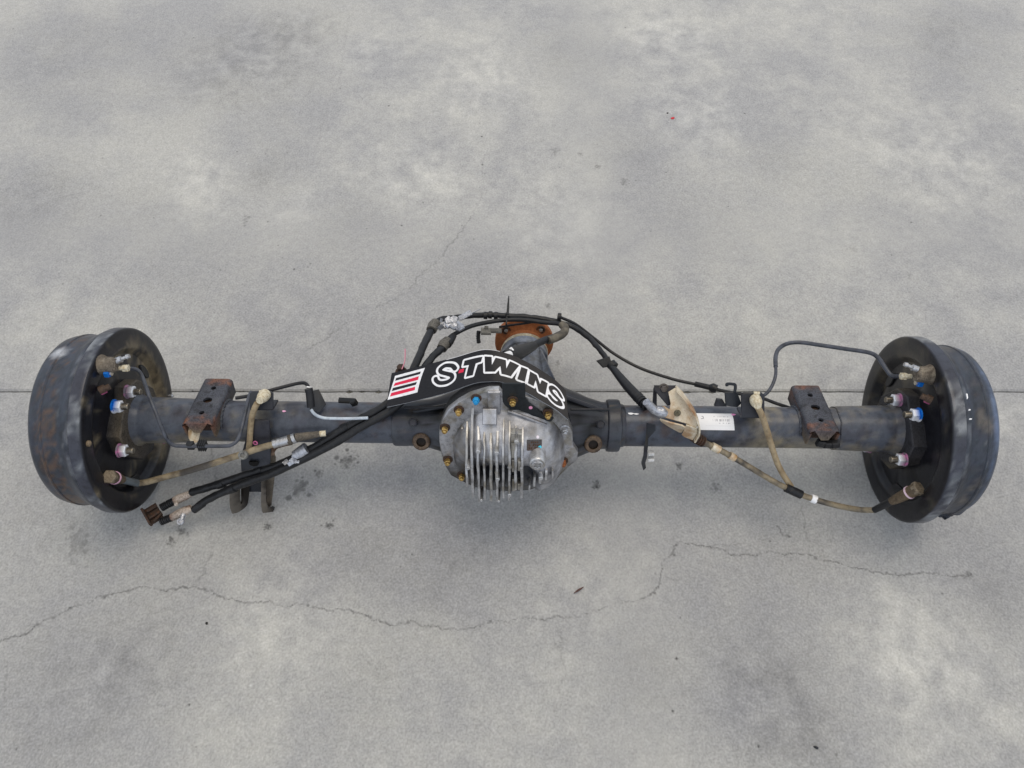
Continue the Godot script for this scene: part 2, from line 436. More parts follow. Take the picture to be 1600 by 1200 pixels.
# ------------------------------------------------------------------
func _ready() -> void:
	var cam := Camera3D.new()
	cam.name = "camera"
	add_child(cam)
	cam.look_at_from_position(cam_o, cam_o + cam_f, cam_u)
	cam.fov = rad_to_deg(2.0 * atan(600.0 / FOC)); cam.near = 0.05; cam.far = 200.0
	cam.current = true
	var env := Environment.new()
	env.background_mode = Environment.BG_SKY
	var sm := ProceduralSkyMaterial.new()
	sm.sky_top_color = Color(0.93, 0.945, 0.965); sm.sky_horizon_color = Color(0.74, 0.80, 0.89); sm.sky_curve = 0.3
	sm.ground_bottom_color = Color(0.3, 0.3, 0.3); sm.ground_horizon_color = Color(0.55, 0.57, 0.6)
	sm.sun_angle_max = 1.0
	var sky := Sky.new(); sky.sky_material = sm
	env.sky = sky
	env.tonemap_mode = Environment.TONE_MAPPER_LINEAR
	env.tonemap_exposure = 1.23
	env.sdfgi_enabled = true; env.ssao_enabled = true; env.ssil_enabled = true
	var we := WorldEnvironment.new(); we.name = "environment"; we.environment = env
	add_child(we)
	var sun := DirectionalLight3D.new()
	sun.name = "sun"
	sun.light_energy = 0.36; sun.light_angular_distance = 34.0; sun.light_color = Color(1.0, 0.96, 0.9); sun.shadow_enabled = true
	add_child(sun)
	sun.look_at_from_position(Vector3.ZERO, Vector3(-0.12, -1.0, 0.18), Vector3.UP)

	make_materials()
	build_ground()
	axle = thing("rear_axle", "black rear axle with finned differential cover and drum brakes on concrete", "axle", ax_xf)
	build_tubes()
	for s in [-1.0, 1.0]: build_brake(s)
	for s in [-1.0, 1.0]: build_spring_seat(s)
	build_housing()
	build_cover()
	build_pinion()
	build_brackets()
	build_pipes()
	build_banner()
	build_cables()
	build_litter()

func build_ground() -> void:
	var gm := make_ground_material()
	var root := Node3D.new()
	root.name = "ground"; add_child(root); root.set_meta("kind", "structure")
	var rng := RandomNumberGenerator.new(); rng.seed = 9
	var e1 := PackedVector2Array(); var e2 := PackedVector2Array()
	var n := 700
	for i in n + 1:
		var x := -3.0 + 6.0 * i / n
		var w := 0.0009 + 0.0013 * absf(noise3.get_noise_1d(x * 60.0)) + (0.003 if rng.randf() < 0.04 else 0.0) * rng.randf()
		var zc := -0.1675 + 0.0012 * noise3.get_noise_1d(x * 9.0 + 40.0)
		e1.append(Vector2(x, zc - w)); e2.append(Vector2(x, zc + w))
	e1[0].x = -9; e2[0].x = -9; e1[n].x = 9; e2[n].x = 9
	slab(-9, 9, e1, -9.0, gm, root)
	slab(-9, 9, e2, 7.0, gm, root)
	var f := G.new(); f.col = lin(122, 121, 116)
	f.quad(Vector3(-9, -0.006, -0.13), Vector3(9, -0.006, -0.13), Vector3(9, -0.006, -0.2), Vector3(-9, -0.006, -0.2))
	obj("joint_filler", [f, M.gritty], root)

# ------------------------------------------------------------------ axle tubes
func tube_tint(p: Vector3) -> Color:
	var base := lin(82, 87, 99)
	var ax := absf(p.x)
	var n := n3(p, 9.0) * 0.6 + n3(p, 40.0, 3.0) * 0.4
	var low := clampf((0.012 - p.y + p.z * 0.35) * 22.0, 0, 1)         # mud on the underside
	var outer := smoothstep(0.30, 0.46, ax)
	var d := clampf(low * outer * 0.8 + n * 1.3 - 0.1 + (0.45 if (ax > 0.40 and ax < 0.46) else 0.0) * clampf(n + 0.6, 0, 1), 0, 1) * outer
	var c := base.lerp(lin(66, 67, 76), smoothstep(0.0, 0.4, n3(p, 14.0, 9.0)))
	c = c.lerp(lin(148, 138, 116), d * 0.95)
	if ax < 0.33: c = c.lerp(lin(84, 62, 48), clampf(n3(p, 22.0, 6.0) * 1.6 - 0.25, 0, 0.6))
	return c

func x_frame(s: float, x: float) -> Transform3D:           # Y axis along +x (s = 1) or -x
	return Transform3D(Basis(Vector3.BACK, -PI / 2 * s), Vector3(x, 0, 0))

func build_tubes() -> void:
	for s in [-1.0, 1.0]:
		var prof := []
		var x := 0.15
		while x < 0.552: prof.append(Vector2(0.0360, x)); x += 0.006
		for q in [[0.0360, 0.553], [0.0372, 0.556], [0.0385, 0.562]]: prof.append(Vector2(q[0], q[1]))
		x = 0.568
		while x < 0.655: prof.append(Vector2(0.0388 + 0.0022 * smoothstep(0.56, 0.65, x), x)); x += 0.006
		prof.append(Vector2(0.047, 0.662))
		obj("axle_tube", [G.new().lathe(prof, x_frame(s, 0.0), 64).paint(tube_tint), M.paint], axle)
	# weld beads and scuffs
	for x in [-0.556, 0.556]:
		var ring := PackedVector3Array()
		for k in 41:
			var a := TAU * k / 40.0
			ring.append(Vector3(x + 0.0006 * sin(k * 5.0), cos(a) * 0.0366, sin(a) * 0.0366))
		obj("weld_bead", [G.new().tube(ring, 0.0016, 6).paint(tube_tint), M.gritty], axle)
	for q in [[988, 637, 9, 3, -10.0], [996, 640, 7, 2, 30.0]]:
		obj("white_scuff", [dab(lz(q[0], q[1], 0.012), 0.0365, q[2] * 0.0011, q[3] * 0.0011), M.white], axle)

func dab(p: Vector3, r: float, w: float, h: float) -> G:       # a thin fleck of paint lying on the tube
	var a := atan2(p.z, p.y)
	var g := G.new()
	var n := 8
	for i in n:
		var t0 := TAU * i / n; var t1 := TAU * (i + 1) / n
		var f := func(t: float, k: float) -> Vector3:
			var aa := a - sin(t) * h * k / r
			return Vector3(p.x + cos(t) * w * k, cos(aa) * (r + 0.0006), sin(aa) * (r + 0.0006))
		g.tri(f.call(0, 0), f.call(t1, 0.5 + 0.1 * (i % 3)), f.call(t0, 0.5 + 0.1 * ((i + 2) % 3)))
	return g

# ------------------------------------------------------------------ drum brakes
func nut(called: String, parent: Node, xf: Transform3D, paint_col: Color, blue := false, r := 0.0105) -> void:
	var g := G.new()
	g.lathe([Vector2(0.0, 0.0), Vector2(r * 1.14, 0.0), Vector2(r * 1.14, 0.0018), Vector2(r * 0.8, 0.0025)], xf, 18)
	g.hexa(r, 0.002, 0.0135, xf)
	var st := G.new().lathe([Vector2(0.0058, 0.013), Vector2(0.0058, 0.0235), Vector2(0.0048, 0.025), Vector2(0, 0.0255)], xf, 16)
	var inv := xf.affine_inverse()
	g.paint(func(p: Vector3) -> Color:
		var q := inv * p
		if blue and p.y - xf.origin.y + 0.5 * (p.z - xf.origin.z) * 0.0 > -0.002 and q.y < 0.011: return paint_col
		if not blue and q.y < 0.0042: return paint_col.lerp(lin(150, 140, 146), clampf(0.62 + n3(p, 110.0) * 2.5, 0, 1))
		return Color(1, 1, 1))
	st.paint(func(_p: Vector3) -> Color: return lin(176, 166, 150))
	var metal: Material = M.zinc
	obj(called, [g, M.painted_nut, st, metal], parent)

func build_brake(s: float) -> void:
	var xf := x_frame(s, 0.674 * s)
	var dxf := xf if s < 0 else xf * Transform3D(Basis.from_scale(Vector3(0.985, 0.86, 0.985)), Vector3(0, 0.0032, 0))
	if not M.has("painted_nut"):
		M.painted_nut = mat(M.mark.albedo_texture, 0.4, 0.25, 0.05)
		M.painted_nut.albedo_color = rgb(228, 230, 236)
	# backing plate: rolled rim, flat annulus, dished centre
	var pl := G.new()
	pl.lathe([Vector2(0.03, 0.010), Vector2(0.06, 0.010), Vector2(0.085, 0.010), Vector2(0.1, 0.0115), Vector2(0.112, 0.013), Vector2(0.1175, 0.0125), Vector2(0.122, 0.008), Vector2(0.1255, 0.003), Vector2(0.129, 0.0008), Vector2(0.134, 0), Vector2(0.143, 0), Vector2(0.152, 0.0), Vector2(0.1575, 0.0006), Vector2(0.1605, 0.002), Vector2(0.162, 0.0045), Vector2(0.1622, 0.010), Vector2(0.1622, 0.0215), Vector2(0.161, 0.0228), Vector2(0.15, 0.0232), Vector2(0.10, 0.0232)], xf, 120)
	pl.warp(func(p: Vector3) -> Vector3:                       # pressed ribs and bosses of the dish
		var r := Vector2(p.y, p.z).length(); var a := atan2(p.z, p.y)
		if r < 0.114 and r > 0.05: p.x -= s * 0.004 * clampf(sin(a * 3.0 + 0.6) * 1.6 - 0.5, 0, 1) * smoothstep(0.114, 0.1, r)
		return p)
	var muddy := 1.0 if s < 0 else 0.25
	pl.paint(func(p: Vector3) -> Color:
		var c := lin(30, 31, 36)
		var r := Vector2(p.y, p.z).length()
		var n := n3(p, 14.0, 4.0) + 0.5 * n3(p, 60.0, 8.0)
		var mud := clampf(n * 1.7 + 0.3, 0, 1) * smoothstep(0.152, 0.12, r) * smoothstep(0.02, -0.06, p.z) * muddy
		mud = maxf(mud, clampf(n * 1.4 - 0.25, 0, 0.7) * muddy)
		c = c.lerp(lin(150, 136, 110), mud * 0.85)
		if r > 0.160 and absf(p.x) > 0.678: c = lin(62, 66, 76).lerp(lin(150, 154, 160), clampf(n3(p, 14.0, 2.0) * 1.8 + n3(p, 120.0) * 0.9 - 0.1, 0, 0.75))
		return c)
	var plate := obj("backing_plate", [pl, M.dark], axle)
	# inspection plugs
	for q in [[0.03, -0.098], [-0.098, 0.052]]:
		var ov := PackedVector2Array()
		for k in 20: ov.append(Vector2(cos(TAU * k / 20) * 0.008, sin(TAU * k / 20) * 0.019))
		var n_in := Vector3(-s, 0, 0)
		var f := facing(n_in, Vector3(0, q[0], q[1]).cross(n_in), Vector3(0.674 * s + s * 0.011, q[0], q[1]))
		obj("inspection_plug", [G.new().prism(ov, -0.002, 0.004, f, 0.0012), M.rubber], plate)
	# drum
	var dr := G.new()
	dr.lathe([Vector2(0.10, 0.0236), Vector2(0.159, 0.0236), Vector2(0.1595, 0.0245), Vector2(0.1588, 0.029), Vector2(0.1565, 0.034), Vector2(0.153, 0.0395), Vector2(0.1508, 0.0445), Vector2(0.1498, 0.05), Vector2(0.1493, 0.056), Vector2(0.1492, 0.062), Vector2(0.1490, 0.068), Vector2(0.149, 0.0705), Vector2(0.1502, 0.072), Vector2(0.1502, 0.0745), Vector2(0.149, 0.076), Vector2(0.1484, 0.080), Vector2(0.1475, 0.086), Vector2(0.1455, 0.092), Vector2(0.141, 0.097), Vector2(0.134, 0.1005), Vector2(0.124, 0.102), Vector2(0.09, 0.1025), Vector2(0.084, 0.108), Vector2(0.04, 0.110), Vector2(0, 0.110)], dxf, 144)
	if s > 0:
		dr.warp(func(p: Vector3) -> Vector3:                    # the dented, scraped lower corner
			var dd := p - Vector3(0.758, -0.09, 0.095)
			var k := clampf(1.0 - dd.length() / 0.055, 0, 1)
			return p + Vector3(-0.006, -0.004, 0.010) * (k * (0.5 + 1.6 * n3(p, 60.0, 3.0))))
	var white_at := lx(93, 553, -0.7495)
	dr.paint(func(p: Vector3) -> Color:
		var t := (absf(p.x) - 0.674)
		var n := n3(p, 12.0, 1.0) + 0.5 * n3(p, 55.0, 2.0)
		var c := lin(62, 68, 80)
		c = c.lerp(lin(42, 45, 52), clampf(0.6 * n + 0.5 * n3(p, 240.0, 4.0) + 0.35, 0, 1))
		c = c.lerp(lin(120, 122, 126), clampf(n3(Vector3(p.x * 14.0, p.y, p.z), 30.0, 6.0) * 1.6 - 0.62, 0, 0.6))
		var band := smoothstep(0.044, 0.05, t) * smoothstep(0.09, 0.072, t)
		if s < 0:
			c = c.lerp(lin(100, 78, 62), band * clampf(0.2 + n * 0.9 + 1.3 * n3(p, 190.0, 5.0), 0, 0.75))
			var w := clampf(1.0 - (p - white_at).length() / 0.017 + 0.35 * n3(p, 80.0), 0, 1)
			c = c.lerp(lin(214, 218, 226), w)
		else:
			c = c.lerp(lin(118, 112, 106), band * clampf(n * 1.2 - 0.1, 0, 0.6))
			c = c.lerp(lin(104, 120, 150), smoothstep(0.070, 0.078, t) * clampf(0.55 + n * 1.4, 0, 0.8) * smoothstep(-0.09, -0.03, p.y))  # bluish sky reflection painted into the colour of the outer edge
		if t < 0.034: c = c.lerp(lin(120, 124, 132), clampf(n3(p, 30.0, 7.0) * 1.6, 0, 0.5))
		return c)
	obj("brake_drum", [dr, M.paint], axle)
	if s > 0:
		for q in [[1479, 640, 2.2, 8], [1483, 652, 3, 2.2], [1494, 659, 4, 2]]:
			var c := lx(q[0], q[1], 0.702)
			var e := G.new()
			var f := facing(Vector3(0, c.y, c.z), Vector3.RIGHT, Vector3(c.x, 0, 0) + Vector3(0, c.y, c.z).normalized() * 0.1622)
			e.prism(poly([-q[2] * 0.0005, -q[3] * 0.0006, q[2] * 0.0004, -q[3] * 0.0003, q[2] * 0.0006, q[3] * 0.0005, -q[2] * 0.0003, q[3] * 0.0006]), -0.001, 0.0006, Transform3D(f.basis * Basis(Vector3.BACK, PI / 2), f.origin))
			obj("paint_chip", [e, M.white], axle)
	# mounting flange with four studs
	var fl := poly([-0.043, -0.062, 0.043, -0.062, 0.066, -0.030, 0.066, 0.030, 0.043, 0.062, -0.043, 0.062, -0.066, 0.030, -0.066, -0.030])
	var ff := facing(Vector3(-s, 0, 0), Vector3(0, 1, 0).rotated(Vector3.RIGHT, 0.62), Vector3(0.674 * s, 0, 0))
	obj("tube_flange", [G.new().prism(fl, -0.016, 0.0135, ff, 0.002).paint(func(p: Vector3) -> Color: return lin(60, 60, 66).lerp(lin(128, 116, 92), clampf(n3(p, 25.0) * 1.5 + 0.25 * muddy, 0, 0.7))), M.gritty], axle)
	var din := Vector3(-s, 0, 0)
	var xs := s * 0.6605
	var blue := lin(20, 120, 215); var pink := lin(222, 140, 184)
	var at: Array = [[183, 635], [203, 612], [191, 704]] if s < 0 else [[1431, 648], [1401, 625], [1409, 718]]
	for k in 3:
		var p := lx(at[k][0], at[k][1], s * 0.655); p.x = xs
		nut("flange_nut", axle, along(din, p), blue if k == 0 else pink, k == 0)
	var p4 := lx(at[0][0], at[0][1], s * 0.655)
	nut("flange_nut", axle, along(din, Vector3(xs, -p4.y - 0.005, -p4.z + 0.01)), pink)
	# wheel cylinder, bleed screw, pipe union, adjuster
	var wc := Vector3.ZERO + (lx(172, 570, -0.66) if s < 0 else lx(1440, 585, 0.66))
	var g := G.new()
	var wf := along(din, Vector3(0.674 * s + 0.010 * s, wc.y, wc.z))
	g.lathe([Vector2(0.017, 0.0), Vector2(0.0165, 0.012), Vector2(0.0135, 0.018), Vector2(0.0128, 0.03), Vector2(0.009, 0.034), Vector2(0, 0.034)], wf, 20)
	g.box(Vector3(0.046, 0.020, 0.018), Transform3D(Basis(Vector3.RIGHT, -0.75), Vector3(0.672 * s, wc.y, wc.z)), 0.003)
	g.paint(func(p: Vector3) -> Color: return lin(150, 140, 126).lerp(lin(84, 72, 62), clampf(n3(p, 70.0) + 0.3, 0, 1)))
	var cyl := obj("wheel_cylinder", [g, M.gritty], axle)
	var b := (lx(187, 562, -0.645) if s < 0 else lx(1428, 575, 0.645))
	var bs := G.new()
	bs.lathe([Vector2(0.0055, -0.006), Vector2(0.0055, 0.003), Vector2(0.003, 0.004), Vector2(0.0028, 0.011), Vector2(0.0042, 0.012), Vector2(0.0036, 0.017), Vector2(0, 0.0172)], along(Vector3(-s, 0.3, -0.25), b), 12)
	obj("bleed_screw", [bs, M.zinc], cyl)
	var u := (lx(186, 575, -0.65) if s < 0 else lx(1422, 588, 0.65))
	obj("pipe_union", [G.new().lathe([Vector2(0.004, -0.002), Vector2(0.004, 0.008), Vector2(0.003, 0.009)], along(din, u), 12).hexa(0.0062, 0.006, 0.016, along(din, u)), M.nylon], cyl)
	var bb := (lx(164, 583, -0.668) if s < 0 else lx(1441, 598, 0.668))
	var bh := G.new().hexa(0.0075, 0.0, 0.008, along(din, bb)); bh.col = lin(190, 180, 160); bh.lathe([Vector2(0.004, 0.008), Vector2(0.004, 0.012), Vector2(0, 0.012)], along(din, bb), 10)
	for i in bh.v.size():
		if (bh.v[i].x - bb.x) * -s < 0.0085: bh.c[i] = lin(18, 112, 205)
	obj("blue_bolt", [bh, M.mark], cyl)
	var ad := (lx(160, 609, -0.667) if s < 0 else lx(1451, 624, 0.667))
	var ag := G.new()
	ag.lathe([Vector2(0.0075, -0.004), Vector2(0.0075, 0.004), Vector2(0.005, 0.006), Vector2(0.005, 0.012), Vector2(0, 0.013)], along(Vector3(-s, 0.25, -0.5), ad), 14)
	ag.paint(func(p: Vector3) -> Color: return lin(220, 110, 160) if p.y - ad.y < -0.003 and n3(p, 200.0) > -0.2 else lin(92, 74, 62))
	obj("adjuster_pin", [ag, M.gritty], plate)
	if s < 0:
		obj("rim_rivet", [G.new().lathe([Vector2(0.005, -0.004), Vector2(0.005, 0.003), Vector2(0.003, 0.005), Vector2(0, 0.0055)], along(din, lx(137, 693, -0.674)), 12).paint(func(_p: Vector3) -> Color: return lin(150, 132, 108)), M.gritty], plate)
		obj("rim_rivet", [G.new().lathe([Vector2(0.004, -0.004), Vector2(0.004, 0.004), Vector2(0.002, 0.006), Vector2(0, 0.006)], along(din, lx(266, 619, -0.672)), 12), M.zinc], plate)

# ------------------------------------------------------------------ spring seats
func build_spring_seat(s: float) -> void:
	var cx := -0.531 if s < 0 else 0.514
	var hw := 0.0255; var yt := 0.0475; var th := 0.0042; var rr := 0.007; var zl := 0.059
	var tint := func(p: Vector3) -> Color:
		var c := lin(88, 91, 101).lerp(lin(66, 68, 76), clampf(n3(p, 20.0) + 0.4, 0, 1))
		var n := n3(p, 40.0, 3.0)
		var e := smoothstep(0.040, 0.058, absf(p.z) + n * 0.03)
		if p.y > yt - 0.012: c = c.lerp(lin(146, 98, 74), e * clampf(0.6 + n, 0, 0.85))
		if p.y < yt - 0.008: c = c.lerp(lin(140, 122, 96), clampf(smoothstep(-0.01, 0.055, p.z) * 0.6 + n * 0.8, 0, 0.8))
		return c
	var g := G.new()
	# top plate with three holes, between rounded long edges
	var holes := [[-0.033, 0.0046, 0.0046], [-0.001, 0.0078, 0.0068], [0.031, 0.0046, 0.0046]]
	var fx := hw - rr
	var zc := [-zl, -0.052, -0.045, -0.021, -0.0125, 0.0105, 0.019, 0.043, 0.050, zl]
	for k in zc.size() - 1:
		var z0: float = zc[k]; var z1: float = zc[k + 1]
		var hole = null
		for h in holes:
			if h[0] > z0 and h[0] < z1: hole = h
		for lay in [[yt, 1.0], [yt - th, -1.0]]:
			var y: float = lay[0]
			if hole == null:
				for i in 6:
					var xa: float = cx - fx + fx * 2 * i / 6.0; var xb: float = cx - fx + fx * 2 * (i + 1) / 6.0
					if lay[1] > 0: g.quad(Vector3(xa, y, z1), Vector3(xb, y, z1), Vector3(xb, y, z0), Vector3(xa, y, z0))
					else: g.quad(Vector3(xa, y, z0), Vector3(xb, y, z0), Vector3(xb, y, z1), Vector3(xa, y, z1))
			else:
				var m := 24
				for i in m:
					var pr: Array = []
					for a in [TAU * i / m, TAU * (i + 1) / m]:
						var cv := Vector2(cos(a), sin(a))
						var sc := 1.0 / maxf(absf(cv.x), absf(cv.y))
						pr.append(Vector3(cx + cv.x * hole[1], y, hole[0] + cv.y * hole[2]))
						pr.append(Vector3(cx + cv.x * sc * fx, y, (z0 + z1) * 0.5 + cv.y * sc * (z1 - z0) * 0.5))
					if lay[1] > 0:
						g.quad(pr[0], pr[2], pr[3], pr[1])
						var dn := Vector3(0, -th, 0)
						g.quad(pr[0], pr[0] + dn, pr[2] + dn, pr[2])
					else: g.quad(pr[1], pr[3], pr[2], pr[0])
	var strip: Array = []         # section of the rounded edge and the wall down to the tube
	for k in 7:
		var a := PI / 2 * k / 6.0
		strip.append(Vector2(fx + rr * sin(a), yt - rr + rr * cos(a)))
	for sd in [-1.0, 1.0]:
		var nz := 20
		for i in nz:
			var za := -zl + 2 * zl * i / nz; var zb := -zl + 2 * zl * (i + 1) / nz
			for k in 6:
				var p: Vector2 = strip[k]; var q: Vector2 = strip[k + 1]
				var w := [Vector3(cx + sd * p.x, p.y, za), Vector3(cx + sd * p.x, p.y, zb), Vector3(cx + sd * q.x, q.y, zb), Vector3(cx + sd * q.x, q.y, za)]
				if sd > 0: g.quad(w[0], w[1], w[2], w[3])
				else: g.quad(w[3], w[2], w[1], w[0])
		var side := PackedVector2Array([Vector2(-zl, yt - rr), Vector2(-zl, 0.016)])     # (z, y)
		for k in 13:
			var a := lerpf(-1.12, 1.12, k / 12.0)
			side.append(Vector2(sin(a) * 0.0385, cos(a) * 0.0365))
		side.append(Vector2(zl - 0.004, 0.014)); side.append(Vector2(zl, yt - rr))
		var f := Transform3D(Basis(Vector3(0, 0, 1), Vector3(0, 1, 0), Vector3(-1, 0, 0)), Vector3(cx + sd * hw - (th if sd > 0 else 0.0) + th, 0, 0))
		g.prism(side, 0.0, th, f, 0.0006)
	# end lips turned down
	g.prism(poly([-fx, 0.0, fx, 0.0, fx, -0.030, -fx, -0.030]), 0, 0.003, facing(Vector3(0, 0.1, -1), Vector3.UP, Vector3(cx, yt - 0.0006, -zl + 0.004)), 0.0005)
	for e in [1.0]:
		g.prism(poly([-fx, 0.0, fx, 0.0, fx * 0.1 + 0.004, -0.017, -fx * 0.1 - 0.004, -0.017]), 0, 0.003, facing(Vector3(0, 0.42, e), Vector3.UP, Vector3(cx, yt - 0.0005, zl * e - (0.003 if e > 0 else -0.003))), 0.0005)
	g.paint(tint)
	var seat := obj("spring_seat", [g, M.gritty], axle)
	for sd in [-1.0, 1.0]:
		var bead := PackedVector3Array(); var br := []
		for k in 31:
			var a := lerpf(-1.2, 1.2, k / 30.0)
			bead.append(Vector3(cx + sd * (hw + 0.001) + 0.0006 * sin(k * 4.0), cos(a) * 0.0366, sin(a) * 0.0366)); br.append(0.0026 + 0.0008 * sin(k * 2.1))
		obj("weld_bead", [G.new().tube(bead, br, 7).paint(tube_tint), M.gritty], seat)
	# rusty saddle under the box
	var sd2 := PackedVector2Array()
	for k in 15:
		var a := lerpf(-1.25, 1.25, k / 14.0)
		sd2.append(Vector2(sin(a) * 0.0405, cos(a) * 0.0405))
	for k in 15:
		var a := lerpf(1.25, -1.25, k / 14.0)
		sd2.append(Vector2(sin(a) * 0.0355, cos(a) * 0.0355))
	obj("saddle", [G.new().prism(sd2, -0.02, 0.02, Transform3D(Basis(Vector3(0, 0, 1), Vector3(0, 1, 0), Vector3(-1, 0, 0)), Vector3(cx, 0, 0)), 0.0005), M.darkrust], seat)
	# pipe clip below the near end
	var cp: Vector3 = ly(303, 684, 0.018) if s < 0 else ly(1291, 684, 0.018)
	var cg := G.new()
	cg.tube(PackedVector3Array([cp + Vector3(0, 0.012, -0.022), cp + Vector3(0, 0.008, -0.008), cp, cp + Vector3(0.002, -0.006, 0.006)]), [0.011, 0.011, 0.009, 0.006], 10, 0.35)
	obj("clip_tab", [cg, M.plate if s < 0 else M.darkrust], seat)
	if s < 0:
		var kg := G.new()
		var q0 := ly(298, 696, 0.024); var q1 := ly(316, 696, 0.024)
		kg.box(Vector3(0.011, 0.013, 0.012), Transform3D(Basis(), q0), 0.002)
		kg.box(Vector3(0.014, 0.012, 0.012), Transform3D(Basis(Vector3.BACK, 0.1), q1), 0.0015)
		for k in 4: kg.box(Vector3(0.002, 0.015, 0.014), Transform3D(Basis(), q1 + Vector3(-0.005 + k * 0.0035, 0, 0)), 0.0004)
		obj("pipe_clip", [kg, M.rubber], seat)
	else:
		var kg := G.new()
		var q0 := ly(1282, 692, 0.02)
		for k in 3: kg.box(Vector3(0.013, 0.012, 0.012), Transform3D(Basis(Vector3.BACK, 0.2 * k - 0.2), q0 + Vector3(0.012 * k, -0.002 * (k % 2), 0.001 * k)), 0.002)
		obj("pipe_clip", [kg, M.rubber], seat)

# ------------------------------------------------------------------ differential housing
func casting_tint(p: Vector3) -> Color:
	var n := n3(p, 16.0, 2.0) + 0.4 * n3(p, 70.0, 5.0)
	var c := lin(68, 71, 80).lerp(lin(48, 49, 55), clampf(n + 0.3, 0, 1))
	c = c.lerp(lin(30, 30, 33), smoothstep(0.025, 0.055, p.y) * 0.8)
	c = c.lerp(lin(124, 108, 84), clampf(n3(p, 26.0, 9.0) * 1.4 - 0.45, 0, 0.6))
	var wet := n3(p, 90.0, 12.0) + n3(p, 30.0, 1.0)
	if p.z > 0.0 and absf(absf(p.x + 0.012) - 0.115) < 0.03: c = c.lerp(lin(12, 12, 13), clampf(wet * 2.8 + 0.15, 0, 0.95))
	return c

func build_housing() -> void:
	var prof := [Vector2(0.036, -0.213), Vector2(0.0395, -0.212), Vector2(0.0405, -0.209), Vector2(0.0405, -0.188), Vector2(0.040, -0.186), Vector2(0.0405, -0.170), Vector2(0.043, -0.150), Vector2(0.0485, -0.132), Vector2(0.055, -0.117), Vector2(0.062, -0.102), Vector2(0.068, -0.088), Vector2(0.080, -0.073), Vector2(0.092, -0.057), Vector2(0.102, -0.040), Vector2(0.108, -0.022), Vector2(0.110, 0.0), Vector2(0.106, 0.022), Vector2(0.097, 0.042), Vector2(0.085, 0.058), Vector2(0.073, 0.072), Vector2(0.065, 0.088), Vector2(0.058, 0.106), Vector2(0.049, 0.126), Vector2(0.0415, 0.150), Vector2(0.041, 0.158), Vector2(0.0455, 0.160), Vector2(0.0462, 0.163), Vector2(0.0462, 0.178), Vector2(0.045, 0.181), Vector2(0.0385, 0.183), Vector2(0.0375, 0.188), Vector2(0.036, 0.190)]
	var g := G.new().lathe(prof, x_frame(1.0, 0.0), 72)
	# casting ribs running from the necks to the centre
	for q in [[Vector3(0.155, 0.038, 0.006), Vector3(0.06, 0.083, 0.01), 0.004], [Vector3(-0.175, 0.036, 0.01), Vector3(-0.085, 0.068, 0.02), 0.004]]:
		g.tube(PackedVector3Array([q[0], q[1]]), q[2], 8)
	for q in [[lz(952, 640, 0.024), lz(892, 640, 0.036), 0.0022], [lz(632, 637, 0.022), lz(702, 636, 0.034), 0.0022]]:
		g.tube(PackedVector3Array([q[0], q[1]]), q[2], 8)
	g.paint(casting_tint)
	var house := obj("differential_housing", [g, M.paint], axle)
	# ring behind the cover
	var rg := G.new().prism(cover_outline(-0.002), 0.034, 0.0575, Transform3D.IDENTITY, 0.002).paint(casting_tint)
	obj("housing_flange", [rg, M.gritty], house)
	for q in [[658, 691, 0.049], [927, 695, 0.055]]:
		var p := lz(q[0], q[1], q[2])
		var b := G.new()
		var f := along(Vector3(0, 0.45, 1.0), p)
		b.lathe([Vector2(0.0185, -0.030), Vector2(0.0165, -0.006), Vector2(0.0148, 0.0), Vector2(0.0132, 0.0012), Vector2(0.0085, 0.0008), Vector2(0.0078, -0.001), Vector2(0.0076, -0.0048), Vector2(0.0, -0.0055)], f, 32)
		var inv := f.affine_inverse()
		b.paint(func(w: Vector3) -> Color:
			var l := inv * w
			var r := Vector2(l.x, l.z).length()
			if r < 0.0079 and l.y < 0.0: return lin(34, 24, 19)
			if l.y > -0.003: return lin(116, 100, 84).lerp(lin(80, 62, 52), clampf(n3(w, 90.0) + 0.4, 0, 1))
			return casting_tint(w))
		obj("drain_boss", [b, M.gritty], house)
	for q in [[645, 660, 0.036], [939, 663, 0.040]]:
		var p := lz(q[0], q[1], q[2])
		obj("casting_pip", [G.new().lathe([Vector2(0.0075, -0.006), Vector2(0.0075, 0.001), Vector2(0.0062, 0.002), Vector2(0.005, 0.001), Vector2(0, 0.001)], along(Vector3(0, p.y, p.z), p), 20).paint(casting_tint), M.paint], house)
	# oil soaked bolt and pink-wired screw at the banner end
	obj("breather_screw", [G.new().hexa(0.007, 0.0, 0.014, along(Vector3(0, 1, 0.2), ly(627, 580, 0.047))).lathe([Vector2(0.012, -0.012), Vector2(0.011, 0.001), Vector2(0, 0.001)], along(Vector3(0, 1, 0.2), ly(627, 581, 0.047)), 14), M.darkrust], house)
	obj("tag_wire", [G.new().tube(smooth(lys([[628, 577, 0.06], [632, 566, 0.066], [633, 556, 0.072], [633, 545, 0.08]])), 0.0011, 6).paint(func(_p: Vector3) -> Color: return lin(222, 150, 170)), M.mark], house)

func cover_outline(d: float) -> PackedVector2Array:
	var o := poly([-0.041, 0.138, -0.026, 0.138, -0.018, 0.126, 0.006, 0.1295, 0.030, 0.122, 0.052, 0.111, 0.072, 0.094, 0.087, 0.072, 0.0945, 0.050, 0.0965, 0.020, 0.106, 0.002, 0.106, -0.017, 0.093, -0.032, 0.080, -0.052, 0.070, -0.070, 0.050, -0.084, 0.022, -0.094, -0.012, -0.097, -0.045, -0.095, -0.072, -0.087, -0.092, -0.073, -0.111, -0.058, -0.121, -0.030, -0.1255, 0.0, -0.1265, 0.025, -0.1255, 0.050, -0.120, 0.072, -0.109, 0.094, -0.091, 0.112, -0.072, 0.126, -0.052, 0.134])
	if G.area(o) < 0: o.reverse()
	return G.inset(o, -d) if d != 0 else o

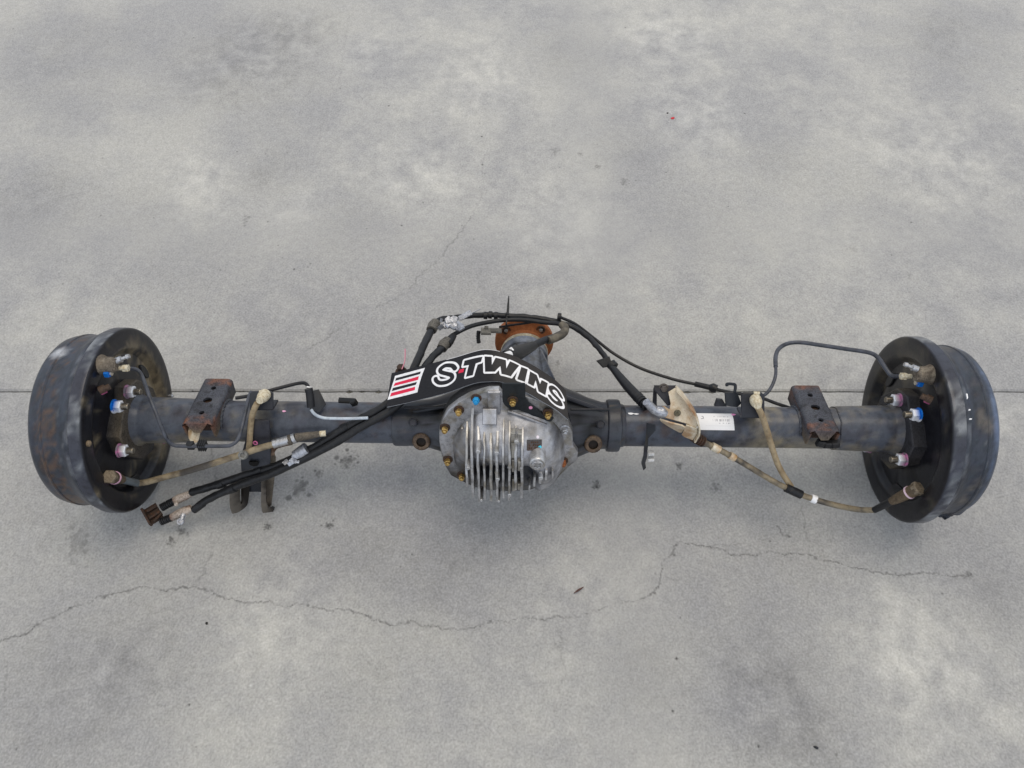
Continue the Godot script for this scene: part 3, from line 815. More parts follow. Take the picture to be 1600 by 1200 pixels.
const CZ := 0.0705      # front face of the cover's flange
const CC := Vector2(-0.010, -0.004)

func dome_r(a: float) -> float:
	var c := cos(a); var s := sin(a)
	var rx := 0.094 if c < 0 else 0.094
	var ry := 0.102 if s > 0 else 0.080
	return 1.0 / pow(pow(absf(c) / rx, 2.5) + pow(absf(s) / ry, 2.5), 1.0 / 2.5)

func dome_z(x: float, y: float) -> float:
	var q := Vector2(x, y) - CC
	var rho := q.length() / dome_r(q.angle())
	var top := smoothstep(0.02, 0.115, y)                      # it slopes gently towards the top
	var h := 0.052 * pow(maxf(0.0, 1.0 - pow(minf(rho, 1.0), lerpf(3.6, 1.7, top))), lerpf(0.62, 1.05, top))
	h *= lerpf(1.0, 0.22, smoothstep(0.035, -0.035, y) * smoothstep(0.045, 0.02, x))    # it falls away between the fins
	return CZ - 0.001 + h

func on_dome(cx: float, cy: float, lift := 0.0) -> Vector3:     # the dome point seen at a pixel of the zoomed crop
	var z := 0.115
	for k in 6:
		var p := lz(640 + cx / 4.706, 590 + cy / 4.706, z)
		z = lerpf(z, dome_z(p.x, p.y) + lift, 0.7)
	return lz(640 + cx / 4.706, 590 + cy / 4.706, z)

func build_cover() -> void:
	var g := G.new()
	g.prism(cover_outline(0.0), 0.058, CZ, Transform3D.IDENTITY, 0.0014)
	var na := 96; var nr := 22
	for i in na:
		for k in nr:
			var P: Array = []
			for e in [[i, k], [i, k + 1], [i + 1, k + 1], [i + 1, k]]:
				var a: float = TAU * e[0] / na
				var r: float = dome_r(a) * (1.0 - pow(1.0 - float(e[1]) / nr, 1.6))
				var x: float = CC.x + cos(a) * r; var y: float = CC.y + sin(a) * r
				P.append(Vector3(x, y, dome_z(x, y)))
			if k > 0: g.quad(P[0], P[1], P[2], P[3])
			else: g.tri(P[0], P[1], P[2])
	# pads cast on the upper part
	var zt := dome_z(-0.040, 0.082) + 0.003
	g.box(Vector3(0.023, 0.026, 0.016), Transform3D(Basis(Vector3.RIGHT, -0.62), Vector3(-0.041, 0.093, zt - 0.006)), 0.0015)
	g.box(Vector3(0.020, 0.050, 0.006), Transform3D(Basis(), Vector3(-0.034, 0.113, CZ + 0.002)), 0.0015)
	g.tube(PackedVector3Array([Vector3(-0.012, 0.098, CZ + 0.004), Vector3(0.02, 0.089, CZ + 0.010), Vector3(0.05, 0.073, CZ + 0.008)]), 0.003, 8)
	g.paint(func(p: Vector3) -> Color:
		var n := n3(p, 18.0, 4.0) + 0.5 * n3(p, 80.0, 6.0)
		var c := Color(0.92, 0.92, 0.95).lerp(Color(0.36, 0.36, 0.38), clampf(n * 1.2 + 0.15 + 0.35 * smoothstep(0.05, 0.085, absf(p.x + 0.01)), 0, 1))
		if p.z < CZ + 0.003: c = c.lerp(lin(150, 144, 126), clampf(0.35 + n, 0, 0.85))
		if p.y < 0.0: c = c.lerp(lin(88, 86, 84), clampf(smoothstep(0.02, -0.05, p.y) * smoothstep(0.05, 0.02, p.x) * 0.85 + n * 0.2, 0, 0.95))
		return c)
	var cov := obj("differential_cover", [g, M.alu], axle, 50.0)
	# cooling fins: (photo x in the zoomed crop, top, bottom, reach)
	var fins := [[385, 360, 530, 0.006], [425, 335, 800, 0.009], [463, 225, 875, 0.011], [506, 370, 915, 0.011], [550, 410, 895, 0.010], [600, 420, 905, 0.011], [645, 405, 912, 0.010], [692, 320, 885, 0.011], [738, 330, 905, 0.012], [785, 365, 825, 0.013], [832, 375, 885, 0.011], [880, 700, 868, 0.007], [922, 710, 830, 0.007], [965, 700, 795, 0.007], [1006, 680, 780, 0.006], [1052, 665, 775, 0.006]]
	var k := 0
	for q in fins:
		var cu: float = 640 + q[0] / 4.706
		var a := on_dome(q[0], q[1], 0.004)
		var b := lz(cu, 590 + q[2] / 4.706, 0.128)
		var x := a.x
		var ytop := a.y; var ybot := b.y
		var low: float = q[1] > 600
		var out := PackedVector2Array()       # (z, y)
		var inn := PackedVector2Array()
		var n := 16
		for i in n + 1:
			var y := lerpf(ytop, ybot, float(i) / n)
			var dz := dome_z(x, y)
			var lift: float = q[3] * smoothstep(0.0, 0.12, float(i) / n)
			var o := dz + lift
			if q[2] > 600 or y < 0.0: o = maxf(o, lerpf(o, (0.129 if not low else 0.119), smoothstep(0.045, 0.0, y)))
			out.append(Vector2(o, y))
			inn.append(Vector2(minf(dz - 0.003, o - 0.004), y))
		var pg := out.duplicate()
		for i in range(n, -1, -1): pg.append(inn[i])
		var f := Transform3D(Basis(Vector3(0, 0, 1), Vector3(0, 1, 0), Vector3(-1, 0, 0)), Vector3(x + 0.0018, 0, 0))
		var fth := 0.0032 + 0.0013 * absf(sin(k * 2.3))
		var fg := G.new().prism(pg, 0.0, fth, f, 0.0006)
		fg.warp(func(p: Vector3) -> Vector3: return p + Vector3(0.0016 * n3(p, 26.0, 3.0 + k), 0, 0.0012 * n3(p, 70.0, k)))
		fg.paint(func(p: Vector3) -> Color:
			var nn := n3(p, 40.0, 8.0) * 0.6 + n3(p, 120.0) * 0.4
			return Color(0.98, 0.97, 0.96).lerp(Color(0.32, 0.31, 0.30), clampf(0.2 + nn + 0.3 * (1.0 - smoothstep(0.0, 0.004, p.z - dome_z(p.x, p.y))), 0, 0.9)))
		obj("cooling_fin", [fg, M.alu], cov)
		k += 1
	# round ejector bosses on the fins
	for q in [[503, 550, 8], [640, 560, 8], [430, 672, 7], [648, 752, 7], [735, 665, 7], [735, 870, 7], [786, 478, 8], [965, 745, 8], [527, 905, 6], [655, 912, 6], [822, 665, 6]]:
		var p := lz(640 + q[0] / 4.706, 590 + q[1] / 4.706, 0.130)
		var r: float = q[2] * 0.00048
		obj("fin_boss", [G.new().lathe([Vector2(r, -0.03), Vector2(r, -0.001), Vector2(r * 0.75, 0.0), Vector2(0, 0.0)], along(Vector3(0, 0, 1), p), 14), M.alu], cov)
	# dirty webs between the middle fins
	for q in [[760, 400, 470, 0.009], [762, 480, 590, 0.008], [810, 405, 470, 0.009], [765, 600, 690, 0.006], [768, 745, 830, 0.008], [810, 600, 668, 0.009], [808, 780, 825, 0.007], [640, 690, 694, 0.010], [640, 548, 554, 0.010], [510, 545, 549, 0.009], [645, 746, 751, 0.010]]:
		var a := lz(640 + (q[0] - 15) / 4.706, 590 + q[1] / 4.706, 0.122); var b := lz(640 + (q[0] + 15) / 4.706, 590 + q[2] / 4.706, 0.122)
		var zz := dome_z((a.x + b.x) / 2, (a.y + b.y) / 2)
		obj("cross_web", [G.new().box(Vector3(absf(b.x - a.x), absf(b.y - a.y), 0.012), Transform3D(Basis(), Vector3((a.x + b.x) / 2, (a.y + b.y) / 2, maxf(zz, 0.116) + q[3] - 0.006)), 0.0008).paint(func(p: Vector3) -> Color: return Color(0.85, 0.82, 0.74).lerp(Color(0.25, 0.22, 0.18), clampf(n3(p, 60.0) + 0.3, 0, 1))), M.alu], cov)
	# filler plug on its boss
	var pp := on_dome(940, 640, 0.019)
	obj("plug_boss", [G.new().lathe([Vector2(0.0145, -0.03), Vector2(0.0138, -0.004), Vector2(0.0130, -0.001), Vector2(0.0118, 0), Vector2(0, 0)], along(Vector3(0, 0, 1), pp), 32), M.alu], cov)
	var hx: Array = [Vector2(0.0044, 0.0035), Vector2(0.0044, -0.003), Vector2(0, -0.003)]
	hx = [Vector2(0.0098, 0.0), Vector2(0.0098, 0.0028), Vector2(0.009, 0.0036), Vector2(0.0055, 0.0036)]
	var pg2 := G.new().lathe(hx, along(Vector3(0, 0, 1), pp), 28)
	pg2.lathe([Vector2(0.0055, 0.0036), Vector2(0.0047, 0.003), Vector2(0.0047, -0.0005), Vector2(0, -0.0005)], along(Vector3(0, 0, 1), pp), 6)
	obj("filler_plug", [pg2, M.zinc], cov, 25.0)
	# stamped plate with two paint dots
	var lpq := Vector2(0.048, 0.033)
	var dz0 := dome_z(0.036, 0.032)
	var e1 := Vector3(0.001, 0, dome_z(0.037, 0.032) - dome_z(0.036, 0.032)).normalized()
	var e2 := Vector3(0, 0.001, dome_z(0.036, 0.033) - dome_z(0.036, 0.032)).normalized()
	var c3 := on_dome(918, 496, 0.0006)
	dz0 = c3.z
	e1 = Vector3(0.001, 0, dome_z(c3.x + 0.001, c3.y) - dome_z(c3.x, c3.y)).normalized()
	e2 = Vector3(0, 0.001, dome_z(c3.x, c3.y + 0.001) - dome_z(c3.x, c3.y)).normalized()
	var nf := facing(e1.cross(e2), e2, c3)
	var pl := G.new().box(Vector3(0.0245, 0.0175, 0.0016), nf, 0.0004).paint(func(p: Vector3) -> Color: return lin(96, 94, 96).lerp(lin(120, 82, 54), clampf(n3(p, 150.0) * 1.5 + 0.2, 0, 0.7)))
	obj("stamped_plate", [pl, M.gritty], cov)
	var st := G.new()
	for r in 3:
		for i in 6:
			if (i * 7 + r * 3) % 5 == 0: continue
			st.box(Vector3(0.0018, 0.0026, 0.001), nf * Transform3D(Basis(Vector3.BACK, 0.2 * ((i + r) % 3)), Vector3(-0.0085 + i * 0.0032, 0.0045 - r * 0.0045, 0.001)), 0.0002)
	st.paint(func(_p: Vector3) -> Color: return lin(92, 66, 48))
	obj("stamped_characters", [st, M.gritty], cov)
	for q in [[958, 512, 0.0032, lin(80, 200, 226)], [942, 437, 0.0028, lin(240, 232, 240)]]:
		var w := on_dome(q[0], q[1], 0.0020 if q[1] > 450 else 0.0003)
		var col: Color = q[3]
		obj("paint_dot", [G.new().lathe([Vector2(q[2], -0.001), Vector2(q[2] * 0.9, 0.0006), Vector2(0, 0.0008)], along(nf.basis.z, w), 12).paint(func(_p: Vector3) -> Color: return col), M.mark], cov)
	# cover bolts
	var bolts := [[488, 180, 1], [360, 265, 0], [257, 395, 0], [278, 630, 0], [382, 742, 3], [758, 180, 0], [1018, 275, 0], [1143, 405, 2], [1130, 640, 4], [1035, 745, 0]]
	for q in bolts:
		var p := lz(640 + q[0] / 4.706, 590 + q[1] / 4.706, 0.080); p.z = CZ
		if q[0] == 758: p.z = CZ + 0.004
		if q[0] == 1018: p.z = CZ + 0.004
		var f := along(Vector3(0, 0, 1), p) * Transform3D(Basis(Vector3.UP, q[0] * 0.37), Vector3.ZERO)
		var wsh := G.new().lathe([Vector2(0.0086, -0.001), Vector2(0.0086, 0.0014), Vector2(0.007, 0.002), Vector2(0.004, 0.0022)], f, 20)
		var hd := G.new()
		hd.hexa(0.0055, 0.002, 0.0100, f)
		hd.lathe([Vector2(0.0036, 0.0105), Vector2(0.0036, 0.0128), Vector2(0.002, 0.0135), Vector2(0, 0.0135)], f, 10)
		var mt: Material = [M.gold, M.mark, M.zinc, M.gold, M.rust][q[2]]
		if q[2] == 1: hd.paint(func(_p: Vector3) -> Color: return lin(40, 150, 210))
		obj("cover_bolt", [wsh, M.darkrust if q[2] != 2 else M.zinc, hd, mt], cov)
	# black bracket plate bolted on top
	var br := G.new()
	var bp := PackedVector2Array()
	for q in [[680, 45], [850, 45], [852, 150], [880, 190], [980, 268], [1060, 300], [1040, 325], [960, 312], [880, 268], [800, 240], [740, 236], [700, 205], [684, 178]]:
		var w := lz(640 + q[0] / 4.706, 590 + q[1] / 4.706, CZ + 0.004)
		bp.append(Vector2(w.x, w.y))
	br.prism(bp, CZ + 0.0008, CZ + 0.0042, Transform3D.IDENTITY, 0.0006)
	br.paint(func(p: Vector3) -> Color: return lin(38, 39, 44).lerp(lin(80, 80, 86), clampf(n3(p, 60.0) - 0.2, 0, 0.5)))
	var bo := obj("banner_bracket", [br, M.dark], cov)
	var dw := lz(640 + 890 / 4.706, 590 + 220 / 4.706, CZ + 0.004)
	obj("paint_dot", [G.new().lathe([Vector2(0.0032, -0.001), Vector2(0.003, 0.0008), Vector2(0, 0.001)], along(Vector3(0, 0, 1), dw), 12).paint(func(_p: Vector3) -> Color: return lin(236, 160, 196)), M.mark], bo)

# ------------------------------------------------------------------ pinion nose and flange
func build_pinion() -> void:
	var px := lz(819, 530, -0.28).x
	var f := Transform3D(Basis(Vector3.RIGHT, -PI / 2), Vector3(px, -0.020, 0))      # Y axis to -z
	var g := G.new().lathe([Vector2(0.092, 0.045), Vector2(0.080, 0.07), Vector2(0.062, 0.095), Vector2(0.052, 0.115), Vector2(0.047, 0.15), Vector2(0.044, 0.18), Vector2(0.043, 0.205), Vector2(0.047, 0.207), Vector2(0.047, 0.226), Vector2(0.044, 0.228), Vector2(0.036, 0.228)], f, 56)
	for k in 5:
		var a := TAU * k / 5.0 + 0.5
		g.prism(poly([0.205, 0.036, 0.205, 0.045, 0.09, 0.075, 0.06, 0.06]), -0.003, 0.003, f * Transform3D(Basis(Vector3.UP, a) * Basis(Vector3(0, 1, 0), Vector3(1, 0, 0), Vector3(0, 0, -1)), Vector3.ZERO), 0.001)
	g.paint(func(p: Vector3) -> Color: return Color(0.46, 0.48, 0.52).lerp(lin(58, 70, 92), clampf(n3(p, 22.0) * 2.0 + 0.25, 0, 1)))
	obj("pinion_nose", [g, M.alu], axle)
	obj("seal_ring", [G.new().lathe([Vector2(0.036, 0.226), Vector2(0.046, 0.228), Vector2(0.0475, 0.231), Vector2(0.046, 0.236), Vector2(0.036, 0.237), Vector2(0.03, 0.237)], f, 48).paint(func(p: Vector3) -> Color: return Color(1, 1, 1).lerp(lin(150, 138, 116), clampf(n3(p, 60.0) + 0.3, 0, 0.7))), M.nylon], axle)
	var fl := G.new().lathe([Vector2(0.030, 0.232), Vector2(0.033, 0.236), Vector2(0.035, 0.247), Vector2(0.038, 0.258), Vector2(0.0465, 0.262), Vector2(0.0572, 0.263), Vector2(0.0595, 0.265), Vector2(0.0595, 0.276), Vector2(0.0575, 0.278), Vector2(0.046, 0.278), Vector2(0.044, 0.274), Vector2(0, 0.274)], f, 64)
	var pf := obj("pinion_flange", [fl, M.rust], axle)
	for q in [[791, 516], [845, 515], [790, 548], [846, 548]]:
		var p := lz(q[0], q[1], -0.262)
		obj("flange_bolt_hole", [G.new().lathe([Vector2(0.0092, -0.001), Vector2(0.0092, 0.0015), Vector2(0.0075, 0.002), Vector2(0.006, -0.0002), Vector2(0, -0.0002)], along(Vector3(0, 0, 1), p), 20), M.darkrust], pf)
		obj("flange_bolt", [G.new().hexa(0.0042, -0.001, 0.003, along(Vector3(0, 0, 1), p)), M.zinc], pf)

# ------------------------------------------------------------------ brackets on the tubes
func plate_between(pts: Array, th: float) -> G:             # a flat sheet through axle-frame points
	var o: Vector3 = pts[0]
	var nrm := Vector3.ZERO
	for i in pts.size(): nrm += (pts[i] as Vector3 - o).cross(pts[(i + 1) % pts.size()] as Vector3 - o)
	var f := facing(nrm, Vector3.UP if absf(nrm.normalized().y) < 0.9 else Vector3.FORWARD, o)
	var inv := f.affine_inverse()
	var pg := PackedVector2Array()
	for p in pts:
		var l: Vector3 = inv * (p as Vector3)
		pg.append(Vector2(l.x, l.y))
	return G.new().prism(pg, -th / 2, th / 2, f, minf(0.0008, th * 0.25))

func black_tint(p: Vector3) -> Color:
	return lin(58, 60, 68).lerp(lin(38, 38, 42), clampf(n3(p, 22.0, 3.0) * 1.2 + 0.3, 0, 1)).lerp(lin(120, 108, 88), clampf(n3(p, 50.0, 7.0) - 0.3, 0, 0.5))

func ribbon(a: PackedVector3Array, b: PackedVector3Array, th: float) -> G:     # a bent strap between two edges
	var g := G.new()
	var n := a.size()
	var off := PackedVector3Array()
	for i in n:
		var t := (a[mini(i + 1, n - 1)] - a[maxi(i - 1, 0)] + b[mini(i + 1, n - 1)] - b[maxi(i - 1, 0)])
		off.append(t.cross(b[i] - a[i]).normalized() * th * 0.5)
	for i in n - 1:
		var j := i + 1
		g.quad(a[i] + off[i], a[j] + off[j], b[j] + off[j], b[i] + off[i])
		g.quad(a[i] - off[i], b[i] - off[i], b[j] - off[j], a[j] - off[j])
		g.quad(a[i] - off[i], a[j] - off[j], a[j] + off[j], a[i] + off[i])
		g.quad(b[i] + off[i], b[j] + off[j], b[j] - off[j], b[i] - off[i])
	for e in [0, n - 1]:
		var w := [a[e] - off[e], a[e] + off[e], b[e] + off[e], b[e] - off[e]]
		if e == 0: g.quad(w[0], w[1], w[2], w[3])
		else: g.quad(w[3], w[2], w[1], w[0])
	return g

func build_brackets() -> void:
	# left shock bracket: a plate on the lower front of the tube and two hooked arms
	var z1 := 0.052
	var pts := []
	for q in [[388, 655, 0.040], [421, 656, 0.040], [424, 690, 0.050], [422, 725, 0.060], [378, 736, 0.060], [376, 715, 0.057], [383, 690, 0.050]]:
		pts.append(lz(q[0], q[1], q[2]))
	var pg := plate_between(pts, 0.004).paint(black_tint)
	var sb := obj("shock_bracket", [pg, M.paint], axle)
	var c := lz(397, 722, 0.0605)
	var slot := PackedVector2Array()
	for k in 24:
		var a := TAU * k / 24
		slot.append(Vector2(cos(a) * 0.0085, sin(a) * 0.0075 - (0.004 if sin(a) > 0.3 and absf(cos(a)) < 0.6 else 0.0)))
	obj("slot_hole", [G.new().prism(slot, -0.001, 0.0012, facing(Vector3(0, 0.05, 1), Vector3.UP, c + Vector3(0, 0, 0.002)), 0.0003).paint(func(_p: Vector3) -> Color: return lin(40, 34, 32)), M.darkrust], sb)
	var arm := func(called: String, outer: Array, inner: Array, xl: float, xr: float) -> void:      # a flat looped strap
		var a := PackedVector3Array(); var b := PackedVector3Array()
		for q in outer: a.append(lz(q[0], q[1], q[2]))
		for q in inner: b.append(lz(q[0], q[1], q[2]))
		obj(called, [ribbon(smooth(a, 4), smooth(b, 4), 0.0055).paint(func(p: Vector3) -> Color:
			return lin(112, 105, 97).lerp(lin(34, 29, 27), clampf((p.x - xl) / (xr - xl) + 0.6 * n3(p, 45.0, 2.0), 0, 1))), M.dark], sb)
	arm.call("bracket_arm", [[361, 750, 0.05], [359, 770, 0.05], [359, 787, 0.05], [362, 799, 0.05], [368, 805, 0.05], [377, 803, 0.044], [384, 791, 0.036], [387.5, 772, 0.028], [388.5, 750, 0.022]], [[375, 750, 0.045], [375, 770, 0.045], [375, 779, 0.045], [375.5, 784, 0.044], [376.5, 786, 0.043], [377.5, 785, 0.042], [378, 780, 0.041], [378.3, 770, 0.04], [378, 750, 0.035]], lz(366, 780, 0.05).x, lz(381, 780, 0.04).x)
	arm.call("bracket_arm", [[408, 744, 0.048], [408, 765, 0.048], [408, 785, 0.048], [410, 797, 0.048], [414, 803, 0.048], [420, 806, 0.047], [425, 802, 0.046], [429, 794, 0.045]], [[416, 744, 0.046], [416, 765, 0.046], [416, 782, 0.046], [418, 790, 0.046], [420, 793, 0.046], [422, 794, 0.046], [423.5, 793.5, 0.045], [425, 792, 0.045]], lz(411, 780, 0.048).x, lz(424, 780, 0.046).x)
	var sidep := []
	for q in [[420, 690, 0.04], [432, 715, 0.03], [428, 750, 0.03], [424, 793, 0.035], [417, 795, 0.042], [415, 740, 0.045]]: sidep.append(lz(q[0], q[1], q[2]))
	obj("bracket_side", [plate_between(sidep, 0.003).paint(func(p: Vector3) -> Color: return lin(56, 46, 40).lerp(lin(156, 146, 128), clampf(0.9 * n3(p, 40.0) + smoothstep(-0.095, -0.06, p.y), 0, 0.9))), M.gritty], sb)
	var cu := smooth(lzs([[424, 712, 0.05], [424, 705, 0.045], [430, 697, 0.04], [442, 693, 0.035], [456, 690, 0.03]]), 5)
	obj("bracket_bend", [G.new().tube(cu, 0.006, 10, 0.5).paint(func(p: Vector3) -> Color: return lin(110, 84, 66).lerp(lin(180, 160, 140), clampf(n3(p, 60.0), 0, 1))), M.gritty], sb)
	obj("bracket_floor", [plate_between([lz(388, 752, 0.02), lz(412, 752, 0.02), lz(412, 768, 0.02), lz(388, 768, 0.02)], 0.003).paint(black_tint), M.dark], sb)
	obj("paint_ring", [G.new().lathe([Vector2(0.0044, 0), Vector2(0.0044, 0.0006), Vector2(0.0022, 0.0006), Vector2(0.0022, 0)], along(Vector3(0, 0.1, 1), lz(399, 692, 0.0535)), 16).paint(func(_p: Vector3) -> Color: return lin(232, 130, 180)), M.mark], sb)
	# left hose bracket: plate standing on the tube
	for q in [[391, 427, 611, 640, 410, 621, 0], [1158, 1194, 613, 652, 1182, 629, 1]]:
		var zb := 0.030
		var a := lz(q[0], q[2], zb - 0.014); var b := lz(q[1], q[2], zb - 0.014); var d := lz(q[1], q[3], zb + 0.004); var e := lz(q[0], q[3], zb + 0.004)
		var ch := (b - a) * 0.12
		var pl := plate_between([a + ch, b - ch, b + (d - b) * 0.1, d, e, a + (e - a) * 0.1], 0.005).paint(black_tint)
		var leg := plate_between([e, d, d + Vector3(0, -0.006, -0.03), e + Vector3(0, -0.006, -0.03)], 0.004).paint(black_tint)
		pl.v.append_array(leg.v); pl.c.append_array(leg.c); pl.t.append_array(leg.t)
		var hb := obj("hose_bracket", [pl, M.paint], axle)
		var p := lz(q[4], q[5], zb + 0.004)
		var f := along(Vector3(-0.1, 0.25, 1.0), p)
		obj("hose_fitting", [G.new().lathe([Vector2(0.009, -0.014), Vector2(0.0098, -0.012), Vector2(0.0098, -0.002), Vector2(0.0085, 0.0), Vector2(0.0085, 0.003), Vector2(0.0070, 0.0042), Vector2(0.0070, 0.0075), Vector2(0.0062, 0.0085), Vector2(0.0062, 0.012), Vector2(0, 0.0125)], f, 24), M.nylon], hb)
		obj("retaining_clip", [G.new().box(Vector3(0.010, 0.006, 0.006), Transform3D(Basis(), lz(q[4], q[2] + 2, zb - 0.012)), 0.0012), M.nylon], hb)
	# left wiring bracket further in
	var wb := plate_between([lz(483, 612, 0.0), lz(498, 608, -0.01), lz(508, 632, 0.0), lz(500, 645, 0.02), lz(483, 642, 0.02)], 0.003).paint(black_tint)
	wb.prism(poly([-0.004, -0.02, 0.004, -0.02, 0.006, 0.0, -0.003, 0.002]), 0, 0.003, facing(Vector3(0, 0, 1), Vector3.UP, lz(481, 610, 0.004) + Vector3(0.003, 0.008, 0)), 0.0005)
	var wbo := obj("wire_bracket", [wb, M.paint], axle)
	obj("rubber_connector", [G.new().tube(smooth(lzs([[482, 607, 0.012], [484, 615, 0.016], [485, 625, 0.022], [486, 636, 0.028]])), 0.0068, 12), M.rubber], wbo)
	obj("wire_clamp", [G.new().box(Vector3(0.028, 0.006, 0.012), Transform3D(Basis(Vector3.BACK, -0.06), lz(542, 626, 0.0)), 0.002).box(Vector3(0.010, 0.010, 0.012), Transform3D(Basis(Vector3.BACK, 0.4), lz(553, 629, 0.006)), 0.002).paint(black_tint), M.rubber], axle)
	obj("pink_fleck", [dab(lz(439, 633, 0.018), 0.0365, 0.006, 0.003).paint(func(_p: Vector3) -> Color: return lin(240, 180, 214)), M.mark], axle)
	# right: gold stay bracket carrying the cable end
	var st := plate_between([lz(1022, 602, -0.002), lz(1056, 602, -0.002), lz(1056, 612, 0.006), lz(1048, 622, 0.013), lz(1048, 633, 0.021), lz(1043, 634, 0.022), lz(1022, 609, 0.004)], 0.004).paint(black_tint)
	var leg := plate_between([lz(1021, 606, -0.004), lz(1026, 610, -0.004), lz(1026, 640, 0.0), lz(1019, 640, 0.0)], 0.005).paint(black_tint)
	st.v.append_array(leg.v); st.c.append_array(leg.c); st.t.append_array(leg.t)
	var cb := obj("cable_bracket", [st, M.paint], axle)
	obj("bracket_bolt", [G.new().lathe([Vector2(0.0085, -0.002), Vector2(0.0085, 0.001), Vector2(0.006, 0.0015)], along(Vector3(0, 0.5, 1), lz(1037, 607, 0.002)), 18).hexa(0.0058, 0.001, 0.006, along(Vector3(0, 0.5, 1), lz(1037, 607, 0.002))).paint(func(p: Vector3) -> Color: return lin(104, 98, 96)), M.gritty], cb)
	var c9 := func(x: float, y: float, h: float) -> Vector3: return lz(990 + x / 9.233, 580 + y / 9.233, h)
	var face := [c9.call(500, 300, 0.018), c9.call(600, 240, 0.016), c9.call(690, 330, 0.026), c9.call(780, 450, 0.036), c9.call(850, 560, 0.044), c9.call(910, 690, 0.052), c9.call(925, 790, 0.056), c9.call(880, 830, 0.058), c9.call(760, 760, 0.056), c9.call(500, 690, 0.050), c9.call(340, 650, 0.046), c9.call(310, 590, 0.044), c9.call(370, 525, 0.040), c9.call(450, 510, 0.038), c9.call(520, 555, 0.040), c9.call(535, 470, 0.033)]
	var gb := plate_between(face, 0.003)
	var gold_t := func(p: Vector3) -> Color: return Color(1, 1, 1).lerp(lin(178, 128, 78), clampf(n3(p, 26.0, 2.0) * 1.6 + 0.15, 0, 0.8))
	gb.paint(gold_t)
	# turned flange along the right edge, and the lower lip
	var ea := PackedVector3Array(); var eb := PackedVector3Array()
	for q in [[600, 240, 0.016], [690, 330, 0.026], [780, 450, 0.036], [850, 560, 0.044], [910, 690, 0.052], [930, 790, 0.056], [925, 870, 0.054], [860, 980, 0.050]]:
		var w: Vector3 = c9.call(q[0], q[1], q[2])
		ea.append(w + Vector3(0.001, 0.001, 0.010)); eb.append(w + Vector3(0.003, -0.004, -0.010))
	var fl := ribbon(ea, eb, 0.0026).paint(gold_t)
	var la := PackedVector3Array(); var lb := PackedVector3Array()
	for q in [[380, 690, 0.048, 400, 720, 0.036], [520, 735, 0.050, 520, 800, 0.036], [700, 780, 0.054, 650, 870, 0.036], [750, 810, 0.055, 690, 880, 0.036]]:
		la.append(c9.call(q[0], q[1], q[2])); lb.append(c9.call(q[3], q[4], q[5]))
	var lip := ribbon(la, lb, 0.0024).paint(gold_t)
	var lw := plate_between([c9.call(760, 770, 0.056), c9.call(920, 800, 0.056), c9.call(925, 870, 0.054), c9.call(855, 985, 0.050), c9.call(740, 930, 0.046), c9.call(700, 885, 0.044)], 0.0028).paint(gold_t)
	for w in [fl, lip, lw]:
		gb.v.append_array(w.v); gb.c.append_array(w.c); gb.t.append_array(w.t)
	var gbo := obj("cable_guide", [gb, M.plate], axle, 50.0)
	obj("rivet", [G.new().lathe([Vector2(0.006, 0), Vector2(0.0052, 0.0012), Vector2(0.0022, 0.0013), Vector2(0.002, 0.0002), Vector2(0, 0.0002)], along(Vector3(0, 0.5, 1), c9.call(630, 605, 0.0455)), 18).paint(func(_p: Vector3) -> Color: return lin(120, 112, 92)), M.gritty], gbo)
	obj("cable_ferrule", [G.new().tube(PackedVector3Array([c9.call(180, 440, 0.046), c9.call(300, 560, 0.046), c9.call(400, 590, 0.047), c9.call(470, 620, 0.048)]), [0.0065, 0.0075, 0.0095, 0.006], 14), M.foil], gbo)
	# lower right wire clip hanging from the tube
	var s1 := PackedVector3Array(); var s2 := PackedVector3Array()
	for q in [[1010, 661, 1024, 663, 0.042], [1010, 672, 1024, 672, 0.044], [1009, 684, 1013, 684, 0.048], [1006, 700, 1012, 700, 0.048], [1005, 712, 1011, 714, 0.044], [1002, 724, 1008, 722, 0.036], [1005, 734, 1009, 730, 0.030]]:
		s1.append(lz(q[0], q[1], q[4])); s2.append(lz(q[2], q[3], q[4]))
	var rc := ribbon(s1, s2, 0.003).paint(black_tint)
	for q in [[1017, 708], [1017, 717]]: rc.box(Vector3(0.011, 0.006, 0.010), Transform3D(Basis(Vector3.BACK, 0.12), lz(q[0], q[1], 0.036)), 0.0012)
	for i in rc.c.size(): rc.c[i] = rc.c[i] * 0.8
	obj("wire_clip", [rc, M.paint], axle)
	# right hook bracket for the sensor wire
	var hb2 := plate_between([lz(1132, 613, 0.0), lz(1152, 613, 0.0), lz(1158, 630, 0.008), lz(1152, 636, 0.012), lz(1134, 634, 0.012)], 0.004).paint(black_tint)
	hb2.tube(smooth(lzs([[1148, 613, 0.0], [1149, 605, -0.004], [1148, 601, -0.006], [1143, 600, -0.007], [1136, 600, -0.007], [1136, 603, -0.006]])), 0.0026, 8, 0.8)
	for i in hb2.c.size(): hb2.c[i] = lin(46, 47, 54)
	obj("wire_hook", [hb2, M.paint], axle)
	obj("tube_stop", [G.new().prism(poly([-0.009, 0, 0.012, 0, 0.004, 0.012, -0.006, 0.013]), -0.004, 0.004, facing(Vector3(0, 0.4, 1), Vector3.UP, lz(1124, 634, 0.0)), 0.001).paint(black_tint), M.dull], axle)
	# white part sticker laid over the tube
	var sg := G.new()
	var nx := 14; var ny := 8
	var pa := lz(1088, 633, 0.0); var pb := lz(1147, 634, 0.0)
	var a0 := 0.15; var a1 := 0.98
